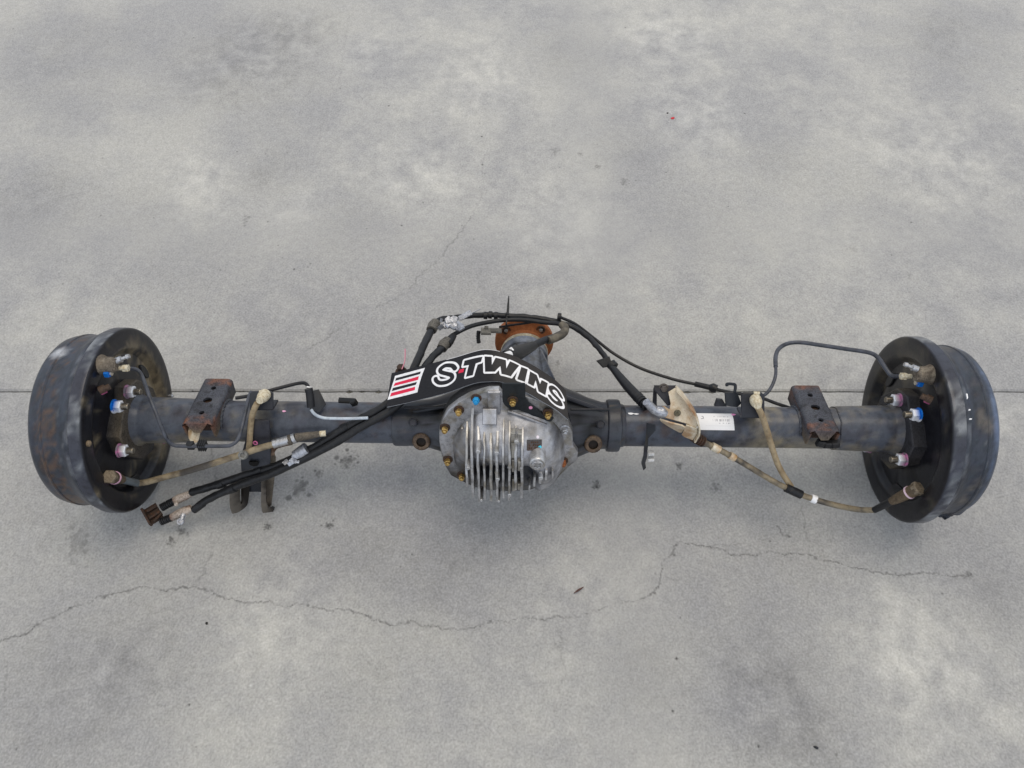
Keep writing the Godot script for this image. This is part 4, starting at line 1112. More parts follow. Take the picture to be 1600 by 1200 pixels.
	var Sf := func(i: int, j: int) -> Vector3:
		var a := lerpf(a0, a1, float(j) / ny)
		var r := 0.0367
		return Vector3(lerpf(pa.x, pb.x - 0.002 * (ny - j) / ny, float(i) / nx), cos(a) * r, sin(a) * r)
	for i in nx:
		for j in ny:
			sg.quv([Sf.call(i, j), Sf.call(i, j + 1), Sf.call(i + 1, j + 1), Sf.call(i + 1, j)], [Vector2(float(i) / nx, float(j) / ny), Vector2(float(i) / nx, float(j + 1) / ny), Vector2(float(i + 1) / nx, float(j + 1) / ny), Vector2(float(i + 1) / nx, float(j) / ny)])
	var im := Image.create(384, 160, false, Image.FORMAT_RGB8)
	im.fill(rgb(226, 226, 228))
	var rng := RandomNumberGenerator.new(); rng.seed = 4
	var ink := rgb(110, 110, 122)
	for row in [[30, 9, 175, 330], [58, 22, 170, 345], [92, 10, 230, 345]]:
		var x: int = row[2]
		while x < row[3]:
			var w := rng.randi_range(2, 5)
			if rng.randf() < 0.72: im.fill_rect(Rect2i(x, row[0] + rng.randi_range(-1, 1), w, row[1]), ink)
			x += w + rng.randi_range(2, 7)
	im.fill_rect(Rect2i(70, 32, 6, 22), rgb(90, 90, 104)); im.fill_rect(Rect2i(48, 54, 26, 5), rgb(90, 90, 104)); im.fill_rect(Rect2i(56, 30, 18, 4), rgb(90, 90, 104))
	im.fill_rect(Rect2i(90, 120, 260, 3), rgb(205, 205, 208))
	var smt := StandardMaterial3D.new()
	smt.albedo_texture = ImageTexture.create_from_image(im); smt.roughness = 0.45
	var so := obj("part_sticker", [sg, smt], axle)
	so.set_meta("label", "white printed paper sticker on the right tube")
	obj("pink_fleck", [dab(lz(1150, 638, 0.012), 0.0368, 0.007, 0.003).paint(func(_p: Vector3) -> Color: return lin(236, 150, 200)), M.mark], axle)

# ------------------------------------------------------------------ brake pipes, hoses
func build_pipes() -> void:
	var pt := func(p: Vector3) -> Color: return lin(84, 88, 98).lerp(lin(52, 54, 60), clampf(n3(p, 60.0) + 0.3, 0, 1))
	var lpipe := lys([[192, 576, 0.112], [208, 576, 0.112], [217, 580, 0.110], [223, 590, 0.105], [233, 618, 0.093], [245, 648, 0.075], [256, 676, 0.052], [262, 688, 0.038], [270, 695, 0.029], [284, 697, 0.026], [320, 697, 0.026], [352, 697, 0.028], [364, 694, 0.030], [372, 686, 0.034], [378, 668, 0.044], [384, 642, 0.055], [389, 620, 0.062], [393, 612, 0.064]])
	obj("brake_pipe", [G.new().tube(smooth(lpipe, 5), 0.0032, 10).paint(pt), M.paint], axle)
	var rpipe := lys([[1414, 588, 0.095], [1400, 588, 0.097], [1392, 586, 0.100], [1382, 573, 0.106], [1372, 559, 0.110], [1358, 551, 0.110], [1320, 545, 0.104], [1280, 539, 0.098], [1250, 535, 0.094], [1230, 537, 0.092], [1217, 545, 0.090], [1212, 557, 0.088], [1212, 573, 0.084]])
	var rg := G.new().tube(smooth(rpipe, 5), 0.0038, 10).paint(pt)
	var r2 := lys([[1212, 570, 0.085], [1212, 585, 0.08], [1208, 599, 0.072], [1201, 611, 0.064], [1193, 618, 0.058], [1184, 620, 0.055]])
	rg.tube(smooth(r2, 5), 0.0029, 10).paint(pt)
	obj("brake_pipe", [rg, M.paint], axle)
	# cross pipe behind the tube, from the left bracket to the wiring bracket and from the right one to the seat
	obj("brake_pipe", [G.new().tube(smooth(lys([[368, 622, 0.045], [392, 618, 0.046], [418, 611, 0.05], [445, 604, 0.052], [466, 599, 0.054], [477, 599, 0.055], [483, 606, 0.052]]), 5), 0.0032, 10).paint(func(_p: Vector3) -> Color: return lin(36, 36, 40)), M.paint], axle)
	obj("brake_pipe", [G.new().tube(smooth(lzs([[486, 640, 0.036], [493, 648, 0.038], [506, 653, 0.037], [525, 654, 0.037], [550, 654, 0.037], [575, 653, 0.037]]), 5), 0.0026, 10).paint(func(p: Vector3) -> Color: return lin(196, 206, 218).lerp(lin(60, 62, 68), smoothstep(-0.245, -0.225, p.x))), M.dark], axle)
	# dusty brake hoses
	var dust := func(p: Vector3) -> Color: return lin(178, 160, 130).lerp(lin(142, 122, 94), clampf(n3(p, 50.0, 2.0) * 1.4 + 0.3, 0, 1))
	obj("brake_hose", [G.new().tube(smooth(lzs([[402, 630, 0.042], [397, 640, 0.045], [393, 655, 0.046], [391, 675, 0.050], [390, 690, 0.056], [388, 708, 0.060]]), 5), 0.0050, 12).paint(dust), M.dull], axle)
	obj("brake_hose", [G.new().tube(smooth(lzs([[1184, 636, 0.042], [1190, 648, 0.046], [1197, 668, 0.050], [1205, 695, 0.054], [1214, 722, 0.058], [1224, 742, 0.062], [1236, 760, 0.066]]), 5), 0.0051, 12).paint(dust), M.dull], axle)

# ------------------------------------------------------------------ lettered banner
func build_banner() -> void:
	var top := [[612, 583, 0.244], [640, 576, 0.262], [700, 561, 0.292], [745, 548, 0.316], [765, 546, 0.322], [785, 550, 0.322], [812, 560, 0.318], [845, 578, 0.312], [870, 596, 0.306], [884, 610, 0.302]]
	var bot := [[604, 636, 0.232], [650, 626, 0.250], [700, 613, 0.279], [740, 599, 0.304], [765, 596, 0.312], [785, 597, 0.313], [812, 607, 0.310], [845, 626, 0.303], [870, 641, 0.297], [888, 656, 0.292]]
	var a := gps(top); var b := gps(bot)
	var us := [0.0, 0.133, 0.331, 0.484, 0.565, 0.637, 0.734, 0.853, 0.942, 1.0]
	var P := func(s: float, t: float) -> Vector3:
		var k := 0
		while k < 8 and s > us[k + 1]: k += 1
		var f: float = (s - us[k]) / (us[k + 1] - us[k])
		var k0 := maxi(k - 1, 0); var k3 := mini(k + 2, 9)
		return a[k].cubic_interpolate(a[k + 1], a[k0], a[k3], f).lerp(b[k].cubic_interpolate(b[k + 1], b[k0], b[k3], f), t)
	var o0: Vector3 = P.call(0.5, 0.5)
	var face := G.new(); var back := G.new()
	var ns := 72; var nt := 8
	var nrm := func(s: float) -> Vector3:
		return (P.call(s + 0.012, 0.5) - P.call(s - 0.012, 0.5)).cross(P.call(s, 0.0) - P.call(s, 1.0)).normalized()
	var Q := func(i: int, j: int, h: float) -> Vector3:
		var s := float(i) / ns
		var bow := 0.0012 * sin(PI * j / nt) + 0.0008 * n3(P.call(s, float(j) / nt), 12.0)
		return P.call(s, float(j) / nt) + (nrm.call(clampf(s, 0.02, 0.98)) as Vector3) * (h + bow) - o0
	for i in ns:
		for j in nt:
			var w := [[i, j], [i, j + 1], [i + 1, j + 1], [i + 1, j]]
			var ps: Array = []; var ts: Array = []; var pb: Array = []
			for e in w:
				ps.append(Q.call(e[0], e[1], 0.0)); ts.append(Vector2(float(e[0]) / ns, float(e[1]) / nt)); pb.append(Q.call(e[0], e[1], -0.0025))
			face.quv(ps, ts)
			back.quad(pb[3], pb[2], pb[1], pb[0])
		back.quad(Q.call(i + 1, 0, 0.0), Q.call(i, 0, 0.0), Q.call(i, 0, -0.0025), Q.call(i + 1, 0, -0.0025))
		back.quad(Q.call(i, nt, 0.0), Q.call(i + 1, nt, 0.0), Q.call(i + 1, nt, -0.0025), Q.call(i, nt, -0.0025))
	for i in [0, ns]:
		for j in nt:
			var w := [Q.call(i, j, 0.0), Q.call(i, j, -0.0025), Q.call(i, j + 1, -0.0025), Q.call(i, j + 1, 0.0)]
			if i == 0: back.quad(w[0], w[1], w[2], w[3])
			else: back.quad(w[3], w[2], w[1], w[0])
	var m := StandardMaterial3D.new()
	m.albedo_texture = banner_print(); m.roughness = 0.42; m.metallic_specular = 0.32
	back.paint(func(p: Vector3) -> Color: return lin(176, 178, 184))  # pale rim colour stands in for the highlight along the edges
	var o := obj("lettered_strip", [face, m, back, M.dull], self, 60.0)
	o.position = o0
	tag(o, "curved black strip with white outlined S-TWINS lettering and a striped emblem", "banner")

func banner_print() -> ImageTexture:
	var W := 1024; var H := 192
	var d := PackedByteArray(); d.resize(W * H * 3)
	var rng := RandomNumberGenerator.new(); rng.seed = 3
	for i in W * H:
		var k: int = 30 + (int(NB[2][(i * 3) % 262144]) - 128) / 24
		d[3 * i] = k; d[3 * i + 1] = k; d[3 * i + 2] = k + 4
	var put := func(x: int, y: int, c: Color, f: float) -> void:
		if x < 0 or y < 0 or x >= W or y >= H: return
		var i := 3 * (y * W + x)
		d[i] = int(lerpf(d[i], c.r * 255, f)); d[i + 1] = int(lerpf(d[i + 1], c.g * 255, f)); d[i + 2] = int(lerpf(d[i + 2], c.b * 255, f))
	var white := rgb(226, 226, 229); var red := rgb(206, 40, 72); var black := rgb(32, 32, 37)
	var glyphs := [
		[false, poly([376, 70, 360, 47, 326, 35, 298, 48, 301, 67, 333, 85, 357, 100, 361, 122, 333, 133, 291, 127, 272, 110, 269, 97])],
		[true, poly([424, 40, 529, 45, 523, 73, 497, 78, 485, 143, 440, 140, 453, 75, 420, 70])],
		[true, poly([544, 44, 591, 46, 592, 95, 615, 48, 674, 48, 677, 101, 699, 46, 749, 50, 703, 141, 648, 143, 642, 96, 609, 135, 551, 135])],
		[true, poly([761, 52, 798, 46, 782, 135, 739, 142])],
		[true, poly([811, 50, 848, 49, 868, 94, 877, 62, 909, 57, 896, 143, 859, 144, 842, 86, 830, 131, 799, 133])],
		[false, poly([984, 80, 968, 62, 942, 61, 925, 80, 933, 100, 955, 110, 974, 116, 980, 131, 963, 147, 937, 145, 921, 134])]]
	var dist := PackedFloat32Array(); dist.resize(W * H); dist.fill(99.0)
	for gl in glyphs:
		var pg: PackedVector2Array = gl[1]
		if not gl[0]:
			var sp := PackedVector2Array()
			for k in pg.size() - 1:
				for e in 4: sp.append(pg[k].cubic_interpolate(pg[k + 1], pg[maxi(k - 1, 0)], pg[mini(k + 2, pg.size() - 1)], e / 4.0))
			sp.append(pg[pg.size() - 1]); pg = sp
		var bb := Rect2(pg[0], Vector2.ZERO)
		for q in pg: bb = bb.expand(q)
		bb = bb.grow(30)
		for y in range(maxi(0, int(bb.position.y)), mini(H, int(bb.end.y))):
			for x in range(maxi(0, int(bb.position.x)), mini(W, int(bb.end.x))):
				var c := Vector2(x + 0.5, y + 0.5)
				var dd := 99.0
				var n := pg.size() if gl[0] else pg.size() - 1
				for k in n:
					dd = minf(dd, c.distance_to(Geometry2D.get_closest_point_to_segment(c, pg[k], pg[(k + 1) % pg.size()])))
				if gl[0]:
					if Geometry2D.is_point_in_polygon(c, pg): dd = -dd
				else: dd -= 11.0
				var i := y * W + x
				dist[i] = minf(dist[i], dd)
	for y in H:
		for x in W:
			var q := dist[y * W + x]
			if q < 13.0: put.call(x, y, white, clampf(12.0 - q, 0, 1) * clampf(q + 0.5, 0, 1))
	for f in [[white, poly([44, 22, 221, 17, 157, 148, 0, 153])], [black, poly([53, 37, 198, 33, 192, 47, 47, 52])], [red, poly([47, 65, 184, 58, 176, 78, 36, 81])], [black, poly([34, 91, 167, 88, 158, 103, 27, 108])], [red, poly([26, 118, 151, 113, 144, 132, 17, 137])], [red, poly([399, 84, 426, 87, 423, 107, 394, 104])]]:
		var pg: PackedVector2Array = f[1]
		for y in H:
			for x in W:
				if x > 440: continue
				var hits := 0
				for s in 4:
					if Geometry2D.is_point_in_polygon(Vector2(x + 0.25 + 0.5 * (s % 2), y + 0.25 + 0.5 * (s / 2)), pg): hits += 1
				if hits > 0: put.call(x, y, f[0], hits / 4.0)
	for i in W * H:                                              # handling marks and dust
		var q: float = (float(NB[1][(i * 2) % 262144]) - 128.0) * 0.10 + (float(NB[3][i % 262144]) - 128.0) * 0.06
		for k in 3: d[3 * i + k] = clampi(int(d[3 * i + k] + q * (0.4 if d[3 * i + 1] < 90 else -1.2)), 0, 255)
	for y in 3:
		for x in range(330, 640): put.call(x, y, white, 0.9)  # edge highlight painted as a white line near the crest
	return ImageTexture.create_from_image(Image.create_from_data(W, H, false, Image.FORMAT_RGB8, d))

# ------------------------------------------------------------------ flexible cables lying over the axle
func coil(pts: PackedVector3Array, r: float, n: int) -> G:        # ribbed rubber boot
	var q := smooth(pts, 8)
	var g := G.new()
	for k in n:
		var c := q[int(float(k) / maxi(n - 1, 1) * (q.size() - 1))]
		var t := (q[mini(int(float(k) / maxi(n - 1, 1) * (q.size() - 1)) + 1, q.size() - 1)] - q[maxi(int(float(k) / maxi(n - 1, 1) * (q.size() - 1)) - 1, 0)]).normalized()
		g.lathe([Vector2(r * 0.7, -0.0016), Vector2(r, -0.0008), Vector2(r, 0.0008), Vector2(r * 0.7, 0.0016)], along(t, c), 12)
	g.tube(q, r * 0.75, 10)
	return g

func rebase(t: Node3D, o: Vector3) -> void:
	t.position = o
	for c in t.get_children(): (c as Node3D).position -= o

func build_cables() -> void:
	var dusty := func(p: Vector3) -> Color: return lin(150, 138, 116).lerp(lin(82, 78, 74), clampf(n3(p, 40.0, 5.0) * 1.8 + 0.3, 0, 1))
	# --- twin front cables from the equalizer
	var t := thing("brake_cable_pair", "pair of black cables from the rusty equaliser running under the lettered strip", "cable")
	var dent := func(p: Vector3) -> Vector3: return p + Vector3(n3(p, 40.0, 1.0), n3(p, 40.0, 7.0), n3(p, 40.0, 13.0)) * 0.0016
	var ca := gps([[300, 769, 0.055], [330, 760, 0.075], [380, 743, 0.10], [430, 728, 0.125], [480, 705, 0.155], [520, 681, 0.180], [560, 657, 0.200], [600, 634, 0.215], [630, 605, 0.225], [650, 568, 0.222], [662, 540, 0.210], [674, 516, 0.195]])
	var cb := gps([[304, 795, 0.050], [330, 778, 0.068], [380, 756, 0.10], [430, 738, 0.125], [480, 714, 0.155], [520, 694, 0.178], [565, 667, 0.200], [612, 640, 0.214], [645, 607, 0.222], [668, 568, 0.215], [684, 550, 0.205], [698, 538, 0.195]])
	obj("cable_sleeve", [G.new().tube(smooth(ca, 6), 0.0071, 12).warp(dent), M.rubber], t)
	obj("cable_sleeve", [G.new().tube(smooth(cb, 6), 0.0070, 12).warp(dent), M.rubber], t)
	var eq := G.new()
	var e0 := gp(240, 803, 0.03)
	var ef := facing(Vector3(0.05, 1, 0.1), gp(232, 790, 0.03) - gp(248, 820, 0.03), e0)
	eq.box(Vector3(0.024, 0.034, 0.004), ef, 0.001)
	eq.box(Vector3(0.004, 0.036, 0.014), ef * Transform3D(Basis(), Vector3(-0.012, 0, 0.004)), 0.001)
	eq.box(Vector3(0.018, 0.005, 0.010), ef * Transform3D(Basis(), Vector3(0.002, 0.008, 0.004)), 0.001)
	eq.box(Vector3(0.022, 0.005, 0.010), ef * Transform3D(Basis(), Vector3(0.002, -0.006, 0.004)), 0.001)
	eq.box(Vector3(0.020, 0.004, 0.006), ef * Transform3D(Basis(Vector3.BACK, 0.3), Vector3(0.004, -0.013, 0.005)), 0.001)
	obj("equaliser", [eq, M.darkrust], t)
	obj("rubber_boot", [coil(gps([[253, 793, 0.035], [262, 788, 0.037], [272, 783, 0.04]]), 0.0075, 8), M.rubber], t)
	obj("rubber_boot", [coil(gps([[252, 815, 0.033], [259, 812, 0.035], [267, 809, 0.037]]), 0.0072, 7), M.rubber], t)
	var whitish := func(p: Vector3) -> Color: return lin(214, 200, 188).lerp(lin(124, 92, 76), clampf(n3(p, 60.0, 5.0) * 1.6 + 0.1, 0, 1))
	obj("end_fitting", [G.new().tube(gps([[272, 783, 0.04], [280, 779, 0.043], [290, 775, 0.046], [300, 770, 0.05]]), [0.0070, 0.0085, 0.0075, 0.0055], 12).tube(gps([[276, 785, 0.045], [275, 788, 0.05]]), 0.0035, 8).paint(whitish), M.gritty], t)
	obj("end_fitting", [G.new().tube(gps([[267, 809, 0.037], [277, 804, 0.04], [288, 799, 0.043], [299, 793, 0.047]]), [0.0065, 0.0080, 0.0085, 0.0055], 12).paint(whitish), M.gritty], t)
	obj("eyelet", [G.new().lathe([Vector2(0.0065, 0), Vector2(0.0065, 0.004), Vector2(0.0055, 0.005), Vector2(0.0032, 0.005), Vector2(0.0028, 0.003), Vector2(0, 0.003)], along(Vector3(0, 1, 0.3), gp(283, 815, 0.04)), 18).tube(gps([[284, 812, 0.042], [287, 802, 0.044]]), 0.005, 8), M.foil], t)
	obj("cable_end", [G.new().tube(gps([[299, 770, 0.05], [308, 766, 0.057]]), 0.0068, 10).tube(gps([[303, 797, 0.048], [318, 786, 0.06]]), 0.0070, 10), M.rubber], t)
	# torn foil clamp where both cables meet
	var fo := G.new()
	var rng := RandomNumberGenerator.new(); rng.seed = 21
	for k in 14:
		var u := rng.randf_range(443, 480); var v := 722 - (u - 443) * 0.42 + rng.randf_range(-7, 8)
		var p := gp(u, v, 0.142 + rng.randf_range(0.004, 0.02))
		fo.box(Vector3(rng.randf_range(0.006, 0.016), rng.randf_range(0.004, 0.01), 0.0008), Transform3D(Basis.from_euler(Vector3(rng.randf_range(-2, 0), rng.randf_range(-0.6, 0.6), rng.randf_range(-1, 1))), p), 0)
	fo.tube(gps([[460, 712, 0.155], [470, 706, 0.16], [479, 700, 0.165]]), [0.009, 0.0105, 0.011], 10, 0.8)
	obj("foil_clamp", [fo, M.foil], t)
	for q in [[345, 756, 0.082], [405, 735, 0.1125], [362, 764, 0.089], [540, 668, 0.19]]:
		obj("tape_band", [G.new().lathe([Vector2(0.005, -0.008), Vector2(0.0079, -0.0075), Vector2(0.0082, 0.0), Vector2(0.0079, 0.0075), Vector2(0.005, 0.008)], along(gp(q[0] + 20, q[1] - 7, q[2] + 0.012) - gp(q[0], q[1], q[2]), gp(q[0], q[1], q[2])), 14), M.rubber], t)
	# upper runs: thin cables leaving the two clamps
	var ua := gps([[678, 508, 0.192], [686, 500, 0.187], [702, 497, 0.18], [730, 494, 0.17], [765, 492, 0.16], [800, 494, 0.155], [835, 496, 0.152], [868, 502, 0.15], [895, 511, 0.15], [920, 528, 0.155], [940, 550, 0.165], [955, 572, 0.178]])
	obj("cable_run", [G.new().tube(smooth(ua, 6), 0.0052, 12).warp(dent), M.rubber], t)
	var ub := gps([[700, 530, 0.192], [712, 521, 0.185], [735, 510, 0.172], [760, 504, 0.162], [790, 500, 0.158], [820, 500, 0.158], [850, 504, 0.16], [872, 506, 0.165], [881, 511, 0.172], [880, 519, 0.18], [868, 526, 0.188], [850, 532, 0.2], [832, 541, 0.22], [815, 552, 0.245]])
	var ubr := []
	var ubs := smooth(ub, 6)
	for i in ubs.size(): ubr.append(0.0042 + 0.0026 * smoothstep(0.55, 0.75, float(i) / ubs.size()))
	obj("cable_run", [G.new().tube(ubs, ubr, 12).paint(func(p: Vector3) -> Color: return Color(1, 1, 1)), M.rubber], t)
	obj("dusty_sheath", [G.new().tube(smooth(gps([[878, 507, 0.1705], [883, 513, 0.1745], [880, 521, 0.182], [870, 527, 0.189], [856, 532, 0.198]]), 6), 0.0078, 12).paint(func(p: Vector3) -> Color: return lin(120, 112, 98).lerp(lin(60, 58, 56), clampf(n3(p, 60.0) + 0.3, 0, 1))), M.dull], t)
	obj("breather_boot", [G.new().tube(gps([[834, 540, 0.222], [822, 546, 0.24], [808, 552, 0.266], [798, 555, 0.286], [790, 557, 0.30]]), [0.008, 0.0105, 0.0130, 0.0130, 0.010], 16), M.rubber], t)
	obj("white_cap", [G.new().tube(gps([[796, 554, 0.300], [790, 556, 0.309], [785, 556, 0.316]]), [0.0065, 0.006, 0.005], 12).tube(gps([[797, 544, 0.298], [801, 549, 0.296]]), 0.0035, 8), M.white], t)
	# clamps at the elbow
	var el := G.new()
	el.tube(gps([[674, 516, 0.196], [677, 509, 0.193], [681, 504, 0.19]]), [0.0098, 0.0105, 0.0095], 14)
	el.tube(gps([[690, 545, 0.199], [694, 538, 0.197], [700, 532, 0.194]]), [0.0095, 0.0105, 0.009], 14)
	for i in el.c.size(): el.c[i] = lin(120, 116, 110)
	obj("sleeve_clamp", [el, M.gritty], t)
	obj("sleeve_collar", [G.new().tube(gps([[698, 538, 0.196], [703, 532, 0.192], [709, 524, 0.188]]), [0.009, 0.0085, 0.006], 12), M.rubber], t)
	var f2 := G.new()
	for k in 16:
		var u := rng.randf_range(688, 722); var v := rng.randf_range(496, 516)
		f2.box(Vector3(rng.randf_range(0.006, 0.018), rng.randf_range(0.004, 0.012), 0.0008), Transform3D(Basis.from_euler(Vector3(rng.randf_range(-1.6, -0.4), rng.randf_range(-0.7, 0.7), rng.randf_range(-1, 1))), gp(u, v, 0.19 + rng.randf_range(-0.006, 0.012))), 0)
	f2.box(Vector3(0.026, 0.010, 0.004), Transform3D(Basis.from_euler(Vector3(-1.0, 0, 0.5)), gp(727, 493, 0.185)), 0.0008)
	f2.tube(gps([[738, 489, 0.186], [746, 485, 0.19], [752, 482, 0.192]]), [0.0014, 0.001, 0.0006], 6)
	for k in 3: f2.tube(gps([[694 + 9 * k, 506 + 4 * k, 0.195], [700 + 9 * k, 512 + 2 * k, 0.2], [706 + 9 * k, 508 + 2 * k, 0.193]]), 0.003, 6)
	obj("foil_wrap", [f2, M.foil], t)
	for q in [[759, 493, 0.163], [766, 492, 0.161], [775, 493, 0.159], [874, 495, 0.158]]:
		obj("tape_band", [G.new().lathe([Vector2(0.004, -0.004), Vector2(0.0072, -0.0035), Vector2(0.0074, 0.0), Vector2(0.0072, 0.0035), Vector2(0.004, 0.004)], along(Vector3(1, -0.04, 0.1), gp(q[0], q[1], q[2])), 14), M.rubber], t)
	rebase(t, gp(700, 600, 0.2))
	# --- right parking brake cable
	t = thing("parking_brake_cable", "dusty parking brake cable from the gold guide to the right drum", "cable")
	var ra := gps([[955, 572, 0.178], [966, 586, 0.187], [980, 603, 0.195], [994, 618, 0.2], [1004, 628, 0.203]])
	obj("cable_boot", [G.new().tube(ra, [0.0060, 0.0072, 0.0086, 0.0092, 0.0090], 14), M.rubber], t)
	obj("boot_ribs", [coil(gps([[996, 620, 0.2], [1003, 627, 0.203], [1010, 634, 0.206]]), 0.0098, 6), M.rubber], t)
	var tabg := G.new()
	tabg.prism(poly([-0.018, 0.004, 0.006, 0.012, 0.012, -0.006, -0.006, -0.009]), -0.003, 0.003, facing(Vector3(0, 1, 0.5), Vector3(0, 0.5, -1), gp(947, 567, 0.178)), 0.001)
	tabg.lathe([Vector2(0.005, -0.006), Vector2(0.0095, -0.005), Vector2(0.0095, 0.005), Vector2(0.005, 0.006)], along(Vector3(0.6, 0, 0.8), gp(957, 571, 0.178)), 12)
	obj("cable_tab", [tabg, M.rubber], t)
	obj("boot_ribs", [coil(gps([[1084, 682, 0.19], [1090, 686, 0.186], [1098, 690, 0.181]]), 0.0095, 6), M.darkrust], t)
	var rb := gps([[1096, 689, 0.182], [1112, 697, 0.172], [1130, 706, 0.162], [1155, 720, 0.148], [1180, 735, 0.133], [1205, 750, 0.12], [1230, 763, 0.11], [1260, 776, 0.098], [1300, 788, 0.093]])
	rb.append(ax_xf * lx(1340, 796, 0.612)); rb.append(ax_xf * lx(1366, 797, 0.632))
	obj("cable_sheath", [G.new().tube(smooth(rb, 6), 0.0051, 12).paint(dusty), M.dull], t)
	obj("sleeve_band", [G.new().tube(gps([[1112, 697, 0.172], [1124, 703, 0.166]]), 0.0072, 12).tube(gps([[1140, 711, 0.157], [1148, 716, 0.152]]), 0.0068, 12), M.plate], t)
	obj("white_band", [G.new().tube(gps([[1267, 778, 0.0965], [1275, 781, 0.0945]]), 0.0074, 14), M.white], t)
	obj("hose_clip", [G.new().tube(gps([[1228, 762, 0.112], [1252, 773, 0.103]]), 0.0078, 14).lathe([Vector2(0.004, 0), Vector2(0.004, 0.002), Vector2(0.002, 0.002), Vector2(0, 0.001)], along(Vector3(0, 1, 0.5), gp(1236, 765, 0.116)), 12), M.rubber], t)
	var re := ax_xf * lx(1434, 763, 0.668)
	var rend := ax_xf * lx(1366, 797, 0.632)
	var rdirn := (rend - re).normalized()
	var rtan := func(p: Vector3) -> Color: return lin(120, 104, 84).lerp(lin(84, 72, 60), clampf(n3(p, 60.0) + 0.3, 0, 1))
	obj("cable_socket", [G.new().tube(PackedVector3Array([re, re + rdirn * 0.02, re + rdirn * 0.045, re + rdirn * 0.058]), [0.0108, 0.0098, 0.0085, 0.0066], 16).paint(rtan), M.gritty], t)
	obj("cable_nut", [G.new().hexa(0.0118, -0.004, 0.006, along(rdirn, re)).paint(func(p: Vector3) -> Color: return lin(150, 136, 116)), M.gritty], t)
	obj("pink_ring", [G.new().lathe([Vector2(0.010, -0.0015), Vector2(0.0112, -0.0015), Vector2(0.0112, 0.0015), Vector2(0.009, 0.0015)], along(rdirn, re + rdirn * 0.018), 20).paint(func(p: Vector3) -> Color: return lin(228, 200, 214)), M.mark], t)
	obj("lead_sheath", [G.new().tube(PackedVector3Array([re + rdirn * 0.05, re.lerp(rend, 0.9), rend]), [0.0066, 0.006, 0.0056], 12), M.rubber], t)
	rebase(t, re)
	# --- left parking brake cable
	t = thing("parking_brake_cable", "dusty parking brake cable from the left drum to a silver ferrule below the tube", "cable")
	var le := ax_xf * lx(172, 745, -0.668)
	var l1 := gp(215, 755, 0.085)
	var ld := (l1 - le).normalized()
	obj("cable_socket", [G.new().tube(PackedVector3Array([le, le + ld * 0.018, le + ld * 0.036, le + ld * 0.046]), [0.0108, 0.0098, 0.0085, 0.0068], 16).paint(rtan), M.gritty], t)
	obj("cable_nut", [G.new().hexa(0.0118, -0.006, 0.005, along(ld, le)).paint(func(p: Vector3) -> Color: return lin(150, 136, 116)), M.gritty], t)
	obj("pink_ring", [G.new().lathe([Vector2(0.010, -0.0015), Vector2(0.0112, -0.0015), Vector2(0.0112, 0.0015), Vector2(0.009, 0.0015)], along(ld, le + ld * 0.016), 20).paint(func(p: Vector3) -> Color: return lin(228, 180, 204)), M.mark], t)
	obj("lead_sheath", [G.new().tube(PackedVector3Array([le + ld * 0.042, l1]), [0.0068, 0.0064], 12).paint(func(p: Vector3) -> Color: return lin(110, 118, 124)), M.paint], t)
	var lb := gps([[208, 755, 0.0855], [225, 754, 0.086], [245, 749, 0.09], [270, 742, 0.096], [290, 737, 0.104]])
	for q in [[330, 725, 0.084], [358, 716, 0.078], [380, 709, 0.073], [400, 702, 0.070], [428, 694, 0.066]]: lb.append(ax_xf * lz(q[0], q[1], q[2]))
	var lzp := func(a: Array) -> PackedVector3Array:
		var o := PackedVector3Array()
		for q in a: o.append(ax_xf * lz(q[0], q[1], q[2]))
		return o
	obj("cable_sheath", [G.new().tube(smooth(lb, 6), 0.0056, 12).paint(func(p: Vector3) -> Color:
		var mid := smoothstep(-0.60, -0.585, p.x) * smoothstep(-0.50, -0.515, p.x)
		return (lin(164, 150, 124).lerp(lin(112, 100, 84), clampf(n3(p, 50.0, 5.0) * 1.6 + 0.3, 0, 1))).lerp(lin(88, 86, 86), mid * 0.85)), M.dull], t)
	obj("silver_ferrule", [G.new().tube(lzp.call([[427, 694, 0.066], [451, 687, 0.060]]), 0.0078, 16).tube(lzp.call([[457, 686, 0.0585], [462, 684, 0.057]]), 0.0090, 16), M.zinc], t)
	obj("ferrule_collar", [G.new().tube(lzp.call([[450, 688, 0.060], [456, 686, 0.0585]]), 0.0086, 14).tube(lzp.call([[462, 684, 0.057], [480, 681, 0.053], [500, 678, 0.050]]), [0.0076, 0.0066, 0.0052], 12).paint(func(p: Vector3) -> Color: return lin(112, 104, 94)), M.gritty], t)
	obj("white_tip", [G.new().tube(lzp.call([[499, 678, 0.050], [509, 677, 0.048]]), 0.005, 12), M.nylon], t)
	obj("hose_clip", [G.new().lathe([Vector2(0.0078, -0.004), Vector2(0.0078, 0.003), Vector2(0.0068, 0.004), Vector2(0.0042, 0.004), Vector2(0.0036, 0.001), Vector2(0, 0.001)], along(Vector3(0.0, 1, 0.6), ax_xf * lz(380, 711, 0.082)), 18).paint(func(p: Vector3) -> Color: return lin(150, 150, 146)), M.gritty], t)
	rebase(t, le)
	# --- sensor wire
	t = thing("sensor_wire", "thin black sensor wire arcing behind the right axle tube", "wire")
	var sw := gps([[876, 496, 0.155], [900, 507, 0.14], [930, 530, 0.12], [960, 553, 0.105], [1000, 575, 0.1], [1050, 592, 0.105], [1085, 600, 0.11], [1100, 603, 0.115]])
	obj("wire", [G.new().tube(smooth(sw, 6), 0.0030, 8), M.rubber], t)
	obj("wire_sleeve", [G.new().tube(gps([[1086, 600, 0.11], [1108, 605, 0.115]]), 0.0052, 10).tube(gps([[1108, 605, 0.115], [1113, 606, 0.116], [1120, 608, 0.117]]), [0.0056, 0.0092, 0.0078], 12), M.rubber], t)
